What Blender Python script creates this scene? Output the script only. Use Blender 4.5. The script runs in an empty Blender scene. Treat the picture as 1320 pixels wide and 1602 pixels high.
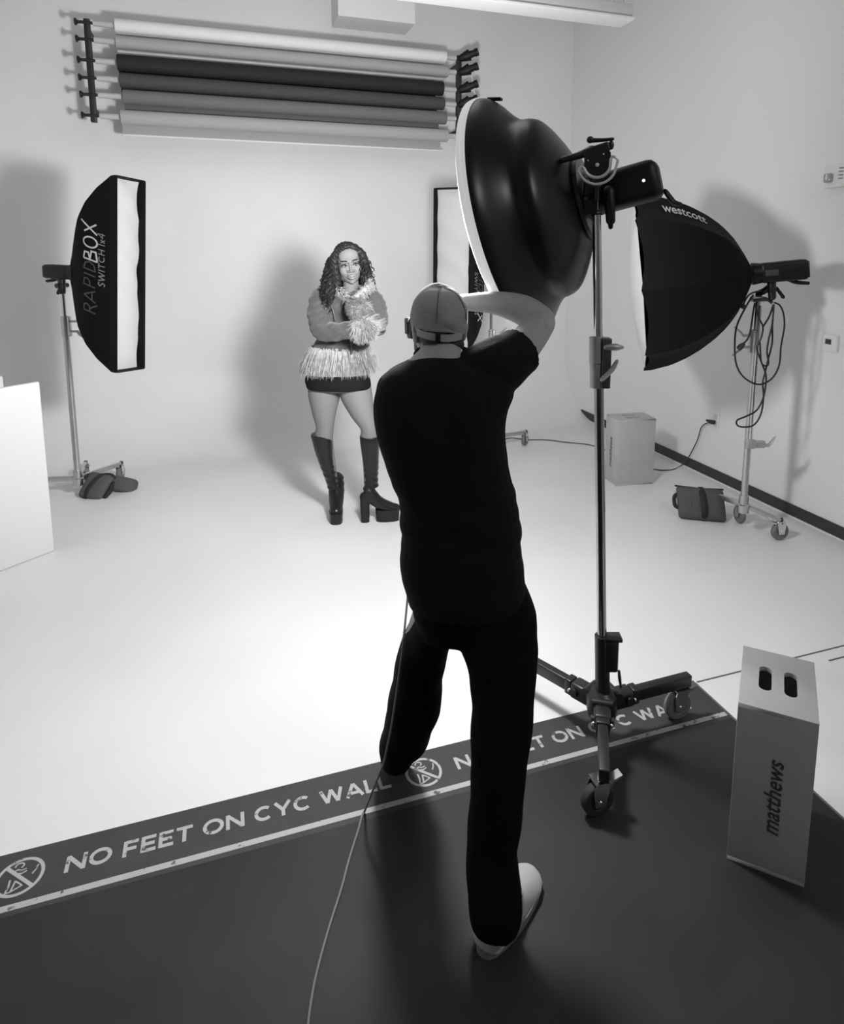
import bpy, bmesh, math, random
import numpy as np
from mathutils import Vector, Matrix
random.seed(7); RNG = np.random.default_rng(7)
SC = bpy.context.scene
COL = SC.collection
PI = math.pi

# ------------------------------------------------------------------ camera
F, PX, PY, PIT, YAW, ROL, HC = 1045.53, 697.94, 540.98, .1496, .3278, .0024, 1.7927
_cy, _sy = math.cos(YAW), math.sin(YAW)
FW = np.array([_sy*math.cos(PIT), _cy*math.cos(PIT), -math.sin(PIT)])
RT = np.array([_cy, -_sy, 0.0]); UP = np.cross(RT, FW)
R2 = math.cos(ROL)*RT + math.sin(ROL)*UP
U2 = -math.sin(ROL)*RT + math.cos(ROL)*UP
CAM = np.array([0, 0, HC]); HF = np.array([_sy, _cy, 0.0]); EZ = np.array([0, 0, 1.0])
cam_d = bpy.data.cameras.new('camera'); cam = bpy.data.objects.new('camera', cam_d); COL.objects.link(cam)
cam_d.sensor_fit = 'AUTO'; cam_d.sensor_width = 36.0; cam_d.lens = F/1602*36
cam_d.shift_x = (660-PX)/1602; cam_d.shift_y = -(801-PY)/1602; cam_d.clip_start = .05
M = Matrix.Identity(4)
for i in range(3):
    M[i][0], M[i][1], M[i][2], M[i][3] = R2[i], U2[i], -FW[i], CAM[i]
cam.matrix_world = M
SC.camera = cam

# ------------------------------------------------------------------ world, light, exposure
SC.view_settings.view_transform = 'Standard'; SC.view_settings.look = 'None'
SC.view_settings.gamma = 1; SC.view_settings.use_curve_mapping = False
SC.view_settings.exposure = 0.0
w = bpy.data.worlds.new('world'); SC.world = w; w.use_nodes = True
w.node_tree.nodes['Background'].inputs[0].default_value = (1, 1, 1, 1)
w.node_tree.nodes['Background'].inputs[1].default_value = .02
KEY = 6.0            # radiance of the glowing cloth over the beauty dish
def area(name, loc, target, size, power, shape='RECTANGLE', size_y=None):
    d = bpy.data.lights.new(name, 'AREA'); d.shape = shape; d.size = size
    if size_y: d.size_y = size_y
    d.energy = power; d.color = (1, 1, 1)
    o = bpy.data.objects.new(name, d); COL.objects.link(o); o.location = loc
    o.rotation_euler = (Vector(target)-Vector(loc)).to_track_quat('-Z', 'Y').to_euler()
    return o
area('ceiling_lamp', (2.5, -1.3, 4.3), (1.6, .9, 0), 1.2, 34, size_y=.3)
area('ceiling_lamp', (.6, 4.0, 4.4), (.6, 4.2, 0), 3.0, 22, size_y=2.0)

# ------------------------------------------------------------------ pixel -> place helpers (photograph measurements)
def ray(x, y): return FW + R2*(x-PX)/F - U2*(y-PY)/F
def onz(x, y, z=0.0): d = ray(x, y); return CAM + d*(z-HC)/d[2]
def ony(x, y, Y): d = ray(x, y); return CAM + d*Y/d[1]
def onx(x, y, X): d = ray(x, y); return CAM + d*X/d[0]
def S(x, y, s): d = ray(x, y); return CAM + d*s/(d@HF)
def s_of(P): return float((np.asarray(P)-CAM)@HF)
def ppm(P): return float((np.asarray(P)-CAM)@FW)/F      # metres per pixel there
def V(*a): return np.array(a, float)
def nrm(v): v = np.asarray(v, float); return v/np.linalg.norm(v)

# ------------------------------------------------------------------ materials (black-and-white place: neutral greys)
MATS = {}
def mat(name, g, rough=.6, metal=0.0, spec=.5, noise=0, nscale=8, bump=0, bscale=60, coat=0, sheen=0, wave=None, emit=0):
    if name in MATS: return MATS[name]
    m = bpy.data.materials.new(name); m.use_nodes = True; nt = m.node_tree; N = nt.nodes; L = nt.links
    b = N['Principled BSDF']
    b.inputs['Base Color'].default_value = (g, g, g, 1); b.inputs['Roughness'].default_value = rough
    b.inputs['Metallic'].default_value = metal; b.inputs['Specular IOR Level'].default_value = spec
    b.inputs['Coat Weight'].default_value = coat; b.inputs['Sheen Weight'].default_value = sheen
    tc = N.new('ShaderNodeTexCoord')
    if noise:
        n = N.new('ShaderNodeTexNoise'); n.inputs['Scale'].default_value = nscale; n.inputs['Detail'].default_value = 6
        r = N.new('ShaderNodeMapRange'); r.inputs['From Min'].default_value = .3; r.inputs['From Max'].default_value = .7
        r.inputs['To Min'].default_value = g*(1-noise); r.inputs['To Max'].default_value = min(1, g*(1+noise))
        L.new(tc.outputs['Object'], n.inputs['Vector']); L.new(n.outputs['Fac'], r.inputs['Value'])
        L.new(r.outputs['Result'], b.inputs['Base Color'])
    if bump:
        n2 = N.new('ShaderNodeTexNoise'); n2.inputs['Scale'].default_value = bscale; n2.inputs['Detail'].default_value = 4
        bp = N.new('ShaderNodeBump'); bp.inputs['Strength'].default_value = bump; bp.inputs['Distance'].default_value = .01
        L.new(tc.outputs['Object'], n2.inputs['Vector']); L.new(n2.outputs['Fac'], bp.inputs['Height'])
        L.new(bp.outputs['Normal'], b.inputs['Normal'])
    if emit:
        b.inputs['Emission Color'].default_value = (1, 1, 1, 1); b.inputs['Emission Strength'].default_value = emit
    MATS[name] = m; return m
WALL = mat('wall_paint', .80, .75, spec=.2, bump=.05, bscale=220)
CYC = mat('cyc_paint', .775, .42, spec=.35, noise=.03, nscale=1.5, bump=.03, bscale=90)
RFLOOR = mat('side_floor_paint', .74, .5, noise=.05, nscale=3)
def concrete():
    m = mat('dark_epoxy', .028, .52, spec=.22, noise=.22, nscale=3, bump=.02, bscale=60)
    return m
DARK = concrete()
BAND = mat('grey_epoxy_band', .050, .52, spec=.25, noise=.15, nscale=5, bump=.02, bscale=60)
def paint():
    m = bpy.data.materials.new('worn_white_paint'); m.use_nodes = True; nt = m.node_tree; N = nt.nodes; L = nt.links
    b = N['Principled BSDF']; b.inputs['Roughness'].default_value = .55
    tc = N.new('ShaderNodeTexCoord'); n = N.new('ShaderNodeTexNoise'); n.inputs['Scale'].default_value = 26; n.inputs['Detail'].default_value = 5
    n.inputs['Roughness'].default_value = .65
    r = N.new('ShaderNodeValToRGB'); r.color_ramp.elements[0].position = .36; r.color_ramp.elements[0].color = (.075, .075, .075, 1)
    r.color_ramp.elements[1].position = .41; r.color_ramp.elements[1].color = (.42, .42, .42, 1)
    L.new(tc.outputs['Object'], n.inputs['Vector']); L.new(n.outputs['Fac'], r.inputs['Fac']); L.new(r.outputs['Color'], b.inputs['Base Color'])
    return m
PAINT = paint()
BLACK = mat('black_plastic', .009, .45, spec=.3)
BLACKM = mat('black_metal', .012, .38, spec=.6)
GLOSSB = mat('glossy_black_enamel', .005, .33, spec=.4)
NYLON = mat('black_nylon', .006, .8, spec=.12, bump=.12, bscale=400)
NYLONE = mat('black_binding', .006, .7, spec=.15)
DIFF = mat('white_diffuser', .52, .7, spec=.2, bump=.05, bscale=30)
CHROME = mat('chrome', .72, .16, metal=1)
STEEL = mat('brushed_steel', .55, .32, metal=1)
ALU = mat('cast_aluminium', .48, .45, metal=.6)
RUBBER = mat('dark_rubber', .03, .7)
RUBG = mat('grey_rubber', .16, .6)
WHITEP = mat('white_plastic', .78, .4)
WHITEM = mat('white_laminate', .72, .45)
BIRCH = mat('birch_plywood', .44, .55, noise=.06, nscale=9)
BIRCHD = mat('plywood_inside', .10, .7)
INK = mat('dark_ink', .06, .6)
BAGM = mat('grey_canvas', .075, .8, bump=.25, bscale=300)
STRAP = mat('black_webbing', .01, .7)
COAT = mat('suede_coat', .072, .85, spec=.15, noise=.08, nscale=14, sheen=.25)
FUR = mat('pale_fur', .33, .7, spec=.2, noise=.25, nscale=40)
SKIRT = mat('black_skirt', .007, .8, spec=.15)
SKINW = mat('skin_brown', .18, .6, spec=.25)
SKINM = mat('skin_light', .36, .5, spec=.4)
HAIRW = mat('dark_hair', .014, .55, spec=.3)
HAIRM = mat('short_dark_hair', .025, .6)
BOOT = mat('black_leather', .008, .33, spec=.4, bump=.1, bscale=40)
LIP = mat('lip_colour', .20, .4)
DKEYE = mat('dark_eye', .02, .3)
EYEW = mat('eye_white', .24, .4)
TSHIRT = mat('black_cotton', .010, .9, spec=.12, bump=.2, bscale=160)
PANTS = mat('black_trousers', .005, .9, spec=.08)
CAPM = mat('grey_cap_cotton', .32, .85, spec=.15, bump=.15, bscale=250)
CAPL = mat('cap_strap', .42, .8)
SHOE = mat('pale_canvas', .42, .8)
SOLE = mat('shoe_sole', .20, .6)
CABLEG = mat('grey_cable', .20, .5)
CABLEB = mat('black_cable', .012, .5)
LOGOW = mat('white_print', .62, .6)
LOGOG = mat('grey_print', .05, .5)
BASEB = mat('dark_vinyl_base', .035, .5)
GROOVE = mat('dark_joint', .13, .8)
GLOW = mat('glowing_cloth', .8, .8, emit=KEY)
BORDER = mat('glowing_elastic_edge', .5, .8, emit=.36)
FIXT = mat('fixture_white', .86, .5)
P1 = mat('white_paper', .78, .7); P2 = mat('light_grey_paper', .36, .75); P3 = mat('black_paper', .012, .8)
P4 = mat('charcoal_paper', .055, .8); P5 = mat('mid_grey_paper', .15, .8); P6 = mat('pale_grey_paper', .40, .8)
CORE = mat('cardboard_core', .50, .8)

# ------------------------------------------------------------------ mesh builder
def frame_for(t, ref=None):
    t = nrm(t)
    if ref is None: ref = EZ if abs(t[2]) < .9 else V(1, 0, 0)
    a = np.cross(ref, t)
    if np.linalg.norm(a) < 1e-6: a = np.cross(V(0, 1, 0), t)
    a = nrm(a); return a, np.cross(t, a)
def catmull(P, k=6):
    P = np.asarray(P, float)
    if len(P) < 3: return np.array([P[0]+(P[-1]-P[0])*i/k for i in range(k+1)])
    Q = np.vstack([2*P[0]-P[1], P, 2*P[-1]-P[-2]]); out = []
    for i in range(1, len(Q)-2):
        p0, p1, p2, p3 = Q[i-1:i+3]
        for j in range(k):
            t = j/k
            out.append(.5*((2*p1)+(-p0+p2)*t+(2*p0-5*p1+4*p2-p3)*t*t+(-p0+3*p1-3*p2+p3)*t**3))
    out.append(Q[-2]); return np.array(out)
class MB:
    def __init__(s): s.v = []; s.f = []
    def add(s, verts, faces):
        o = len(s.v); s.v += [tuple(map(float, p)) for p in verts]; s.f += [tuple(i+o for i in f) for f in faces]; return s
    def loft(s, rings, cap=True, closed=False):
        n = len(rings[0]); o = len(s.v)
        for r in rings: s.v += [tuple(map(float, p)) for p in r]
        k = len(rings); m = k if closed else k-1
        for i in range(m):
            a = o+i*n; b = o+((i+1) % k)*n
            for j in range(n):
                j2 = (j+1) % n; s.f.append((a+j, a+j2, b+j2, b+j))
        if cap and not closed:
            s.f.append(tuple(o+j for j in range(n))[::-1]); s.f.append(tuple(o+(k-1)*n+j for j in range(n)))
        return s
    def tube(s, pts, rad, n=10, cap=True, closed=False, ref=None, flat=None):
        P = np.asarray(pts, float); k = len(P)
        R = np.full(k, rad, float) if np.isscalar(rad) else np.asarray(rad, float)
        T = np.zeros_like(P)
        for i in range(k):
            if closed: T[i] = P[(i+1) % k]-P[i-1]
            else: T[i] = P[min(i+1, k-1)]-P[max(i-1, 0)]
            T[i] = nrm(T[i])
        a, b = frame_for(T[0], ref); rings = []
        for i in range(k):
            a = a-T[i]*(a@T[i]); a = nrm(a); b = np.cross(T[i], a)
            ra = R[i]; rb = R[i]*(flat if flat else 1)
            rings.append([P[i]+a*ra*math.cos(2*PI*j/n)+b*rb*math.sin(2*PI*j/n) for j in range(n)])
        return s.loft(rings, cap, closed)
    def limb(s, pts, rad, n=14, k=5, flat=None, ref=None):
        P = np.asarray(pts, float); Rr = np.asarray(rad, float)
        Q = catmull(np.hstack([P, Rr[:, None]]), k); pts = Q[:, :3]; rr = np.maximum(Q[:, 3], 1e-4)
        d0 = nrm(pts[0]-pts[1]); d1 = nrm(pts[-1]-pts[-2])
        pre = [(pts[0]+d0*rr[0]*math.sin(t), rr[0]*math.cos(t)) for t in (1.45, 1.1, .7, .35)]
        post = [(pts[-1]+d1*rr[-1]*math.sin(t), rr[-1]*math.cos(t)) for t in (.35, .7, 1.1, 1.45)]
        pp = [p for p, _ in pre]+list(pts)+[p for p, _ in post]; r2 = [r for _, r in pre]+list(rr)+[r for _, r in post]
        return s.tube(pp, r2, n, flat=flat, ref=ref)
    def ell(s, c, r, A=None, n=16, m=10):
        c = np.asarray(c, float); r = (r, r, r) if np.isscalar(r) else r
        A = np.eye(3) if A is None else np.asarray(A)          # columns: axes
        rings = []
        for i in range(1, m):
            th = PI*i/m
            rings.append([c+A@V(r[0]*math.sin(th)*math.cos(2*PI*j/n), r[1]*math.sin(th)*math.sin(2*PI*j/n), -r[2]*math.cos(th)) for j in range(n)])
        o = len(s.v); s.loft(rings, False)
        b = len(s.v); s.v += [tuple(c+A@V(0, 0, -r[2])), tuple(c+A@V(0, 0, r[2]))]; last = o+(m-2)*n
        for j in range(n):
            j2 = (j+1) % n; s.f.append((b, o+j2, o+j)); s.f.append((b+1, last+j, last+j2))
        return s
    def box(s, c, d, A=None, bev=0):
        c = np.asarray(c, float); h = np.asarray(d, float)/2; A = np.eye(3) if A is None else np.asarray(A)
        b = min(bev, *(h*.95)) if bev else 0
        if not b:
            vs = [c+A@(h*V(x, y, z)) for x in (-1, 1) for y in (-1, 1) for z in (-1, 1)]
            return s.add(vs, [(0, 1, 3, 2), (4, 6, 7, 5), (0, 4, 5, 1), (2, 3, 7, 6), (0, 2, 6, 4), (1, 5, 7, 3)])
        bm = bmesh.new(); bmesh.ops.create_cube(bm, size=1)
        for v in bm.verts: v.co = Vector((v.co.x*h[0]*2, v.co.y*h[1]*2, v.co.z*h[2]*2))
        bmesh.ops.bevel(bm, geom=bm.edges[:], offset=b, segments=3, affect='EDGES', profile=.5)
        bm.verts.index_update(); vs = [c+A@np.array(v.co) for v in bm.verts]; fs = [[v.index for v in f.verts] for f in bm.faces]; bm.free()
        return s.add(vs, fs)
    def lathe(s, prof, o, ax, n=32, cap=False, ref=None):
        o = np.asarray(o, float); ax = nrm(ax); a, b = frame_for(ax, ref)
        return s.loft([[o+ax*u+(a*math.cos(2*PI*j/n)+b*math.sin(2*PI*j/n))*r for j in range(n)] for u, r in prof], cap)
    def prism(s, poly, fn, t):
        """poly: 2-D outline; fn(x, y, h) -> 3-D point; h in 0..t"""
        n = len(poly); vs = [fn(x, y, 0) for x, y in poly]+[fn(x, y, t) for x, y in poly]
        fs = [tuple(range(n))[::-1], tuple(range(n, 2*n))]+[(i, (i+1) % n, n+(i+1) % n, n+i) for i in range(n)]
        return s.add(vs, fs)
    def cyl(s, a, b, r, n=16, r2=None): return s.tube([a, b], [r, r if r2 is None else r2], n)

def origin(o):
    p = V(0, 0, 0)
    while o is not None: p = p+np.array(o.location); o = o.parent
    return p
def to_obj(name, me, m, parent=None, smooth=True, shift=None):
    if smooth:
        for p in me.polygons: p.use_smooth = True
        try: me.set_sharp_from_angle(angle=math.radians(40))
        except Exception: pass
    if m: me.materials.clear(); me.materials.append(m)
    o = bpy.data.objects.new(name, me); COL.objects.link(o)
    if parent is not None:
        o.parent = parent; off = origin(parent)
        me.transform(Matrix.Translation(Vector(-off)))
    return o
def raw_mesh(mb, recalc=True):
    me = bpy.data.meshes.new('m'); me.from_pydata(mb.v, [], mb.f); me.update()
    if recalc:
        bm = bmesh.new(); bm.from_mesh(me); bmesh.ops.recalc_face_normals(bm, faces=bm.faces[:]); bm.to_mesh(me); bm.free()
    return me
def build(name, mb, m, parent=None, smooth=True, label=None, recalc=True):
    o = to_obj(name, raw_mesh(mb, recalc), m, parent, smooth)
    if label: o['label'] = label
    return o
def fuse(name, mb, m, parent, voxel=.005, it=4, fac=.5, post=None, label=None):
    """melt the overlapping shapes into one continuous skin"""
    t = bpy.data.objects.new('t', raw_mesh(mb)); COL.objects.link(t)
    r = t.modifiers.new('r', 'REMESH'); r.mode = 'VOXEL'; r.voxel_size = voxel; r.use_smooth_shade = True
    sm = t.modifiers.new('s', 'SMOOTH'); sm.factor = fac; sm.iterations = it
    dg = bpy.context.evaluated_depsgraph_get(); me = bpy.data.meshes.new_from_object(t.evaluated_get(dg))
    bpy.data.objects.remove(t)
    if post is not None:
        co = np.empty(len(me.vertices)*3); me.vertices.foreach_get('co', co); co = co.reshape(-1, 3)
        no = np.empty(len(me.vertices)*3); me.vertices.foreach_get('normal', no); no = no.reshape(-1, 3)
        me.vertices.foreach_set('co', post(co, no).ravel()); me.update()
    me.materials.clear(); me.materials.append(m)
    for p in me.polygons: p.use_smooth = True
    o = bpy.data.objects.new(name, me); COL.objects.link(o)
    if parent is not None: o.parent = parent; me.transform(Matrix.Translation(Vector(-origin(parent))))
    if label: o['label'] = label
    return o
def thing(name, label, cat, loc, group=None):
    o = bpy.data.objects.new(name, None); COL.objects.link(o); o.location = Vector(tuple(map(float, loc)))
    o.empty_display_size = .05; o['label'] = label; o['category'] = cat
    if group: o['group'] = group
    return o
def tag(o, label, cat, group=None):
    o['label'] = label; o['category'] = cat
    if group: o['group'] = group
    return o
def struct(name, mb, m, parent=None, smooth=False, label=None):
    o = build(name, mb, m, parent, smooth, label)
    if parent is None: o['kind'] = 'structure'
    return o

# ------------------------------------------------------------------ lettering by strokes
def arc(cx, cy, rx, ry, a0, a1, n=18):
    return [(cx+rx*math.cos(math.radians(a0+(a1-a0)*i/n)), cy+ry*math.sin(math.radians(a0+(a1-a0)*i/n))) for i in range(n+1)]
GL = {  # width, strokes in a box of height 1
 'N': (1.05, [[(.1, 0), (.1, 1)], [(.1, .95), (.95, .05)], [(.95, 0), (.95, 1)]]),
 'O': (1.15, [arc(.575, .5, .49, .41, 0, 360, 28)]),
 'F': (.80, [[(.1, 0), (.1, 1)], [(.1, .91), (.78, .91)], [(.1, .48), (.7, .48)]]),
 'E': (.80, [[(.1, 0), (.1, 1)], [(.1, .91), (.78, .91)], [(.1, .5), (.72, .5)], [(.1, .09), (.8, .09)]]),
 'T': (.90, [[(.45, 0), (.45, 1)], [(0, .91), (.9, .91)]]),
 'C': (1.05, [arc(.56, .5, .46, .41, 48, 312, 22)]),
 'Y': (1.0, [[(.05, 1), (.5, .42)], [(.95, 1), (.5, .42)], [(.5, .48), (.5, 0)]]),
 'W': (1.45, [[(.07, 1), (.40, .04)], [(.40, .04), (.725, .96)], [(.725, .96), (1.05, .04)], [(1.05, .04), (1.38, 1)]]),
 'A': (1.1, [[(.06, 0), (.55, .98)], [(.55, .98), (1.04, 0)], [(.25, .29), (.85, .29)]]),
 'L': (.75, [[(.1, 0), (.1, 1)], [(.1, .09), (.75, .09)]]),
 'R': (.8, [[(.1, 0), (.2, 1)], [(.2, 1), (.65, .95), (.75, .75), (.6, .52), (.15, .48)], [(.4, .5), (.85, -.15)]]),
 'P': (.8, [[(.1, 0), (.2, 1)], [(.2, 1), (.7, .93), (.75, .7), (.55, .5), (.15, .46)]]),
 'I': (.3, [[(.1, 0), (.2, 1)]]),
 'D': (.9, [[(.1, 0), (.18, 1)], [(.18, 1), (.65, .85), (.8, .5), (.6, .12), (.1, 0)]]),
 'B': (.85, [[(.1, 0), (.18, 1)], [(.18, 1), (.65, .92), (.65, .65), (.2, .53)], [(.2, .53), (.78, .42), (.78, .1), (.1, 0)]]),
 'o': (.9, [arc(.45, .5, .38, .5, 0, 360, 20)]),
 'X': (.95, [[(.05, 0), (.95, 1.2)], [(.15, .95), (.8, .05)]]),
 'S': (.75, [[(.72, .88), (.4, 1), (.12, .8), (.35, .55), (.65, .35), (.5, .06), (.08, .1)]]),
 'H': (.9, [[(.1, 0), (.15, 1)], [(.8, 0), (.85, 1)], [(.1, .5), (.85, .52)]]),
 '1': (.4, [[(.2, 0), (.25, 1)]]),
 'x': (.6, [[(.05, 0), (.5, .6)], [(.05, .6), (.5, 0)]]),
 '4': (.8, [[(.6, 0), (.65, 1), (.05, .35), (.8, .35)]]),
}
def ribbon(mb, pl, t, fn, h):
    """one constant-width stroke along polyline pl, mapped by fn(x, y, h)"""
    P = np.asarray(pl, float); k = len(P)
    closed = k > 3 and np.linalg.norm(P[0]-P[-1]) < 1e-6
    if closed: P = P[:-1]; k -= 1
    Lf, Rf = [], []
    for i in range(k):
        a = P[i-1] if (i > 0 or closed) else None; b = P[(i+1) % k] if (i < k-1 or closed) else None
        d1 = (P[i]-a)/np.linalg.norm(P[i]-a) if a is not None else None
        d2 = (b-P[i])/np.linalg.norm(b-P[i]) if b is not None else None
        if d1 is None: d = d2
        elif d2 is None: d = d1
        else: d = (d1+d2); d = d/max(1e-6, np.linalg.norm(d))
        n = np.array([-d[1], d[0]]); c = 1.0
        if d1 is not None and d2 is not None: c = max(.5, float(n@np.array([-d1[1], d1[0]])))
        Lf.append(P[i]+n*t/2/c); Rf.append(P[i]-n*t/2/c)
    vs = [fn(*p, h) for p in Lf]+[fn(*p, h) for p in Rf]
    mb.add(vs, [(i, (i+1) % k, k+(i+1) % k, k+i) for i in range(k if closed else k-1)])
def write(mb, text, fn, t=.17, gap=.15, space=.45, sx=1.0, h=.0, sub=1):
    x = 0.0
    for ch in text:
        if ch == ' ': x += space; continue
        wd, st = GL[ch]
        for pl in st:
            q = [((x+a)*sx, b) for a, b in pl]
            if sub > 1 and len(q) == 2: q = [(q[0][0]+(q[1][0]-q[0][0])*i/sub, q[0][1]+(q[1][1]-q[0][1])*i/sub) for i in range(sub+1)]
            ribbon(mb, q, t, fn, h); h += 2e-5
        x += wd+gap
    return x-gap
def font_mesh(text, offset=0.0, shear=0.0):
    c = bpy.data.curves.new('t', 'FONT'); c.body = text; c.offset = offset; c.shear = shear; c.resolution_u = 3
    o = bpy.data.objects.new('t', c); COL.objects.link(o)
    me = bpy.data.meshes.new_from_object(o.evaluated_get(bpy.context.evaluated_depsgraph_get()))
    vs = np.array([v.co[:2] for v in me.vertices]); fs = [tuple(p.vertices) for p in me.polygons]
    bpy.data.objects.remove(o)
    vs = vs-vs.min(0); return vs/vs[:, 0].max(), fs      # width 1

# ================================================================== SETTING
XR, YB, YE, XE = 3.57, 6.45, 2.063, 1.790
XL, YF, ZC = -3.1, -3.0, 4.55
CR = .70
mb = MB().add([(XL, YE, 0), (XR, YE, 0), (XR, YB-CR, 0), (XL, YB-CR, 0)], [(0, 1, 2, 3)])
fl = struct('floor', mb, mat('stage_floor_paint', .745, .42, spec=.35, noise=.03, nscale=1.5, bump=.03, bscale=90)); fl['label'] = 'white painted floor of the curved studio stage'
mb = MB(); prof = [(YB-CR+CR*math.sin(a), CR-CR*math.cos(a)) for a in np.linspace(0, PI/2, 25)]+[(YB, ZC)]
mb.loft([[(XL, y, z) for y, z in prof], [(XR, y, z) for y, z in prof]], False)
mb.f = [f for f in mb.f if not (set(f) & {0} and set(f) & {len(prof)-1})]
o = build('wall_back', mb, CYC, None, True, recalc=False); o['kind'] = 'structure'; o['label'] = 'white back wall curving smoothly into the stage floor'
struct('wall_right', MB().add([(XR, YF, 0), (XR, YB, 0), (XR, YB, ZC), (XR, YF, ZC)], [(0, 1, 2, 3)]), WALL, label='plain white wall on the right')
struct('wall_left', MB().add([(XL, YF, 0), (XL, YB, 0), (XL, YB, ZC), (XL, YF, ZC)], [(3, 2, 1, 0)]), WALL)
struct('wall_front', MB().add([(XL, YF, 0), (XR, YF, 0), (XR, YF, ZC), (XL, YF, ZC)], [(3, 2, 1, 0)]), mat('far_wall', .25, .8))
struct('ceiling', MB().add([(XL, YF, ZC), (XR, YF, ZC), (XR, YB, ZC), (XL, YB, ZC)], [(0, 1, 2, 3)]), mat('ceiling_dark', .30, .9))
o = struct('floor', MB().add([(XL, YF, 0), (XE, YF, 0), (XE, YE, 0), (XL, YE, 0)], [(0, 1, 2, 3)]), DARK, label='dark sealed concrete floor in the foreground')
o = struct('floor', MB().add([(XE, YF, 0), (XR, YF, 0), (XR, YE, 0), (XE, YE, 0)], [(0, 1, 2, 3)]), RFLOOR, label='white painted floor strip along the right')
# baseboard, its white bead, floor joints
mb = MB().box((XR-.005, (YF+6.05)/2, .045), (.010, 6.05-YF, .075)); struct('baseboard_right', mb, BASEB, label='dark vinyl baseboard along the right wall')
mb = MB().box((XR-.010, (YF+5.9)/2, .004), (.020, 5.9-YF, .007)); struct('trim_1', mb, WHITEP)
mb = MB().box(((XE+.01+XR)/2, YE+.002, .0012), (XR-XE-.02, .006, .002)); struct('trim_2', mb, GROOVE)
mb = MB().box(((2.45+XR)/2, YE-.062, .0012), (XR-2.45, .007, .002)); struct('trim_3', mb, GROOVE)
mb = MB().box((XE+.004, (YE+YF)/2, .0012), (.008, YE-YF, .002)); struct('trim_4', mb, GROOVE)
# warning band painted along the edge of the stage
mb = MB(); xs = np.linspace(XL, XE, 120)
lo = [1.846-.003*math.sin(x*3.1) for x in xs]
mb.add([(x, y, .0003) for x, y in zip(xs, lo)]+[(x, YE-.001, .0003) for x in xs], [(i, i+1, 121+i, 120+i) for i in range(119)])
band = struct('trim_5', mb, BAND, label='grey warning band along the front edge of the white stage')
fnf = lambda ox: (lambda x, y, h: V(ox+x*.056*.925, 1.941+y*.056, .0006+h))
for ox, nm in ((-.500, 'left'), (.708, 'right')):
    mb = MB(); write(mb, 'NO FEET ON CYC WALL', fnf(ox), t=.215)
    build('painted_lettering', mb, PAINT, band, False, 'white painted words NO FEET ON CYC WALL, %s repeat' % nm)
for ox, nm in ((-.617, 'left'), (.591, 'right')):
    mb = MB(); fn = lambda x, y, h, ox=ox: V(ox+x*.063, 1.969+y*.063, .0006+h)
    ribbon(mb, arc(0, 0, .93, .93, 0, 360, 48), .15, fn, 0.00002); ribbon(mb, [(-.66, .66), (.66, -.66)], .16, fn, 0.00004)
    ribbon(mb, arc(-.13, .62, .17, .14, -60, 200, 16), .07, fn, 0.00006)
    ribbon(mb, [(-.33, .34), (-.16, .42), (0, .33), (.2, .38)], .07, fn, 0.00008); ribbon(mb, [(-.12, .2), (.05, .16), (.24, .26)], .07, fn, 0.00010)
    ribbon(mb, [(.66, .45), (.62, .22), (.5, .0)], .07, fn, 0.00012)
    ribbon(mb, [(-.36, -.05), (-.34, -.4), (-.4, -.68)], .08, fn, 0.00014); ribbon(mb, [(-.12, -.16), (-.16, -.45), (-.2, -.7)], .08, fn, 0.00016)
    ribbon(mb, [(-.1, -.2), (.12, -.4), (.2, -.5), (-.2, -.7), (-.45, -.74)], .07, fn, 0.00018)
    build('painted_symbol', mb, PAINT, band, False, 'round no-shoes symbol at the start of the %s words' % nm)
mb = MB().add([(XL, 1.864, .0006), (XE-.004, 1.864, .0006), (XE-.004, 1.884, .0006), (XL, 1.884, .0006)], [(0, 1, 2, 3)])
build('painted_line', mb, PAINT, band, False, 'long white painted line with worn gaps')
# duct box high on the back wall, hanging fluorescent
a = ony(529, 24, YB-.35); b = ony(649, 36, YB-.35)
mb = MB().box(((a[0]+b[0])/2, YB-.175, (a[2]+ZC)/2), (b[0]-a[0], .35, ZC-a[2])); struct('trim_6', mb, WALL, label='boxed-in duct high on the back wall')
A0 = onz(668, 3, 3.2); B0 = onz(972, 41, 3.2)
t = thing('pendant_light', 'long white pendant light fixture hanging at the top of the room', 'light', ((A0[0]+B0[0])/2, A0[1], 3.2))
x0, x1, yy = A0[0]-1.2, B0[0], A0[1]
mb = MB().box(((x0+x1)/2, yy-.055, 3.255), (x1-x0, .13, .085), bev=.008); build('housing', mb, mat('fixture_grey', .62, .5), t)
mb = MB().box(((x0+x1)/2, yy-.055, 3.207), (x1-x0+.01, .17, .018), bev=.004); build('louvre', mb, FIXT, t, label='white lower lip of the light')
for xx in (x1-.10, x1-.03, x0+.2):
    mb = MB().cyl((xx, yy-.055, 3.29), (xx+(.0 if xx < x1-.05 else -.02), yy-.055, ZC-.001), .004, 8); build('cable', mb, STEEL, t)

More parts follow.
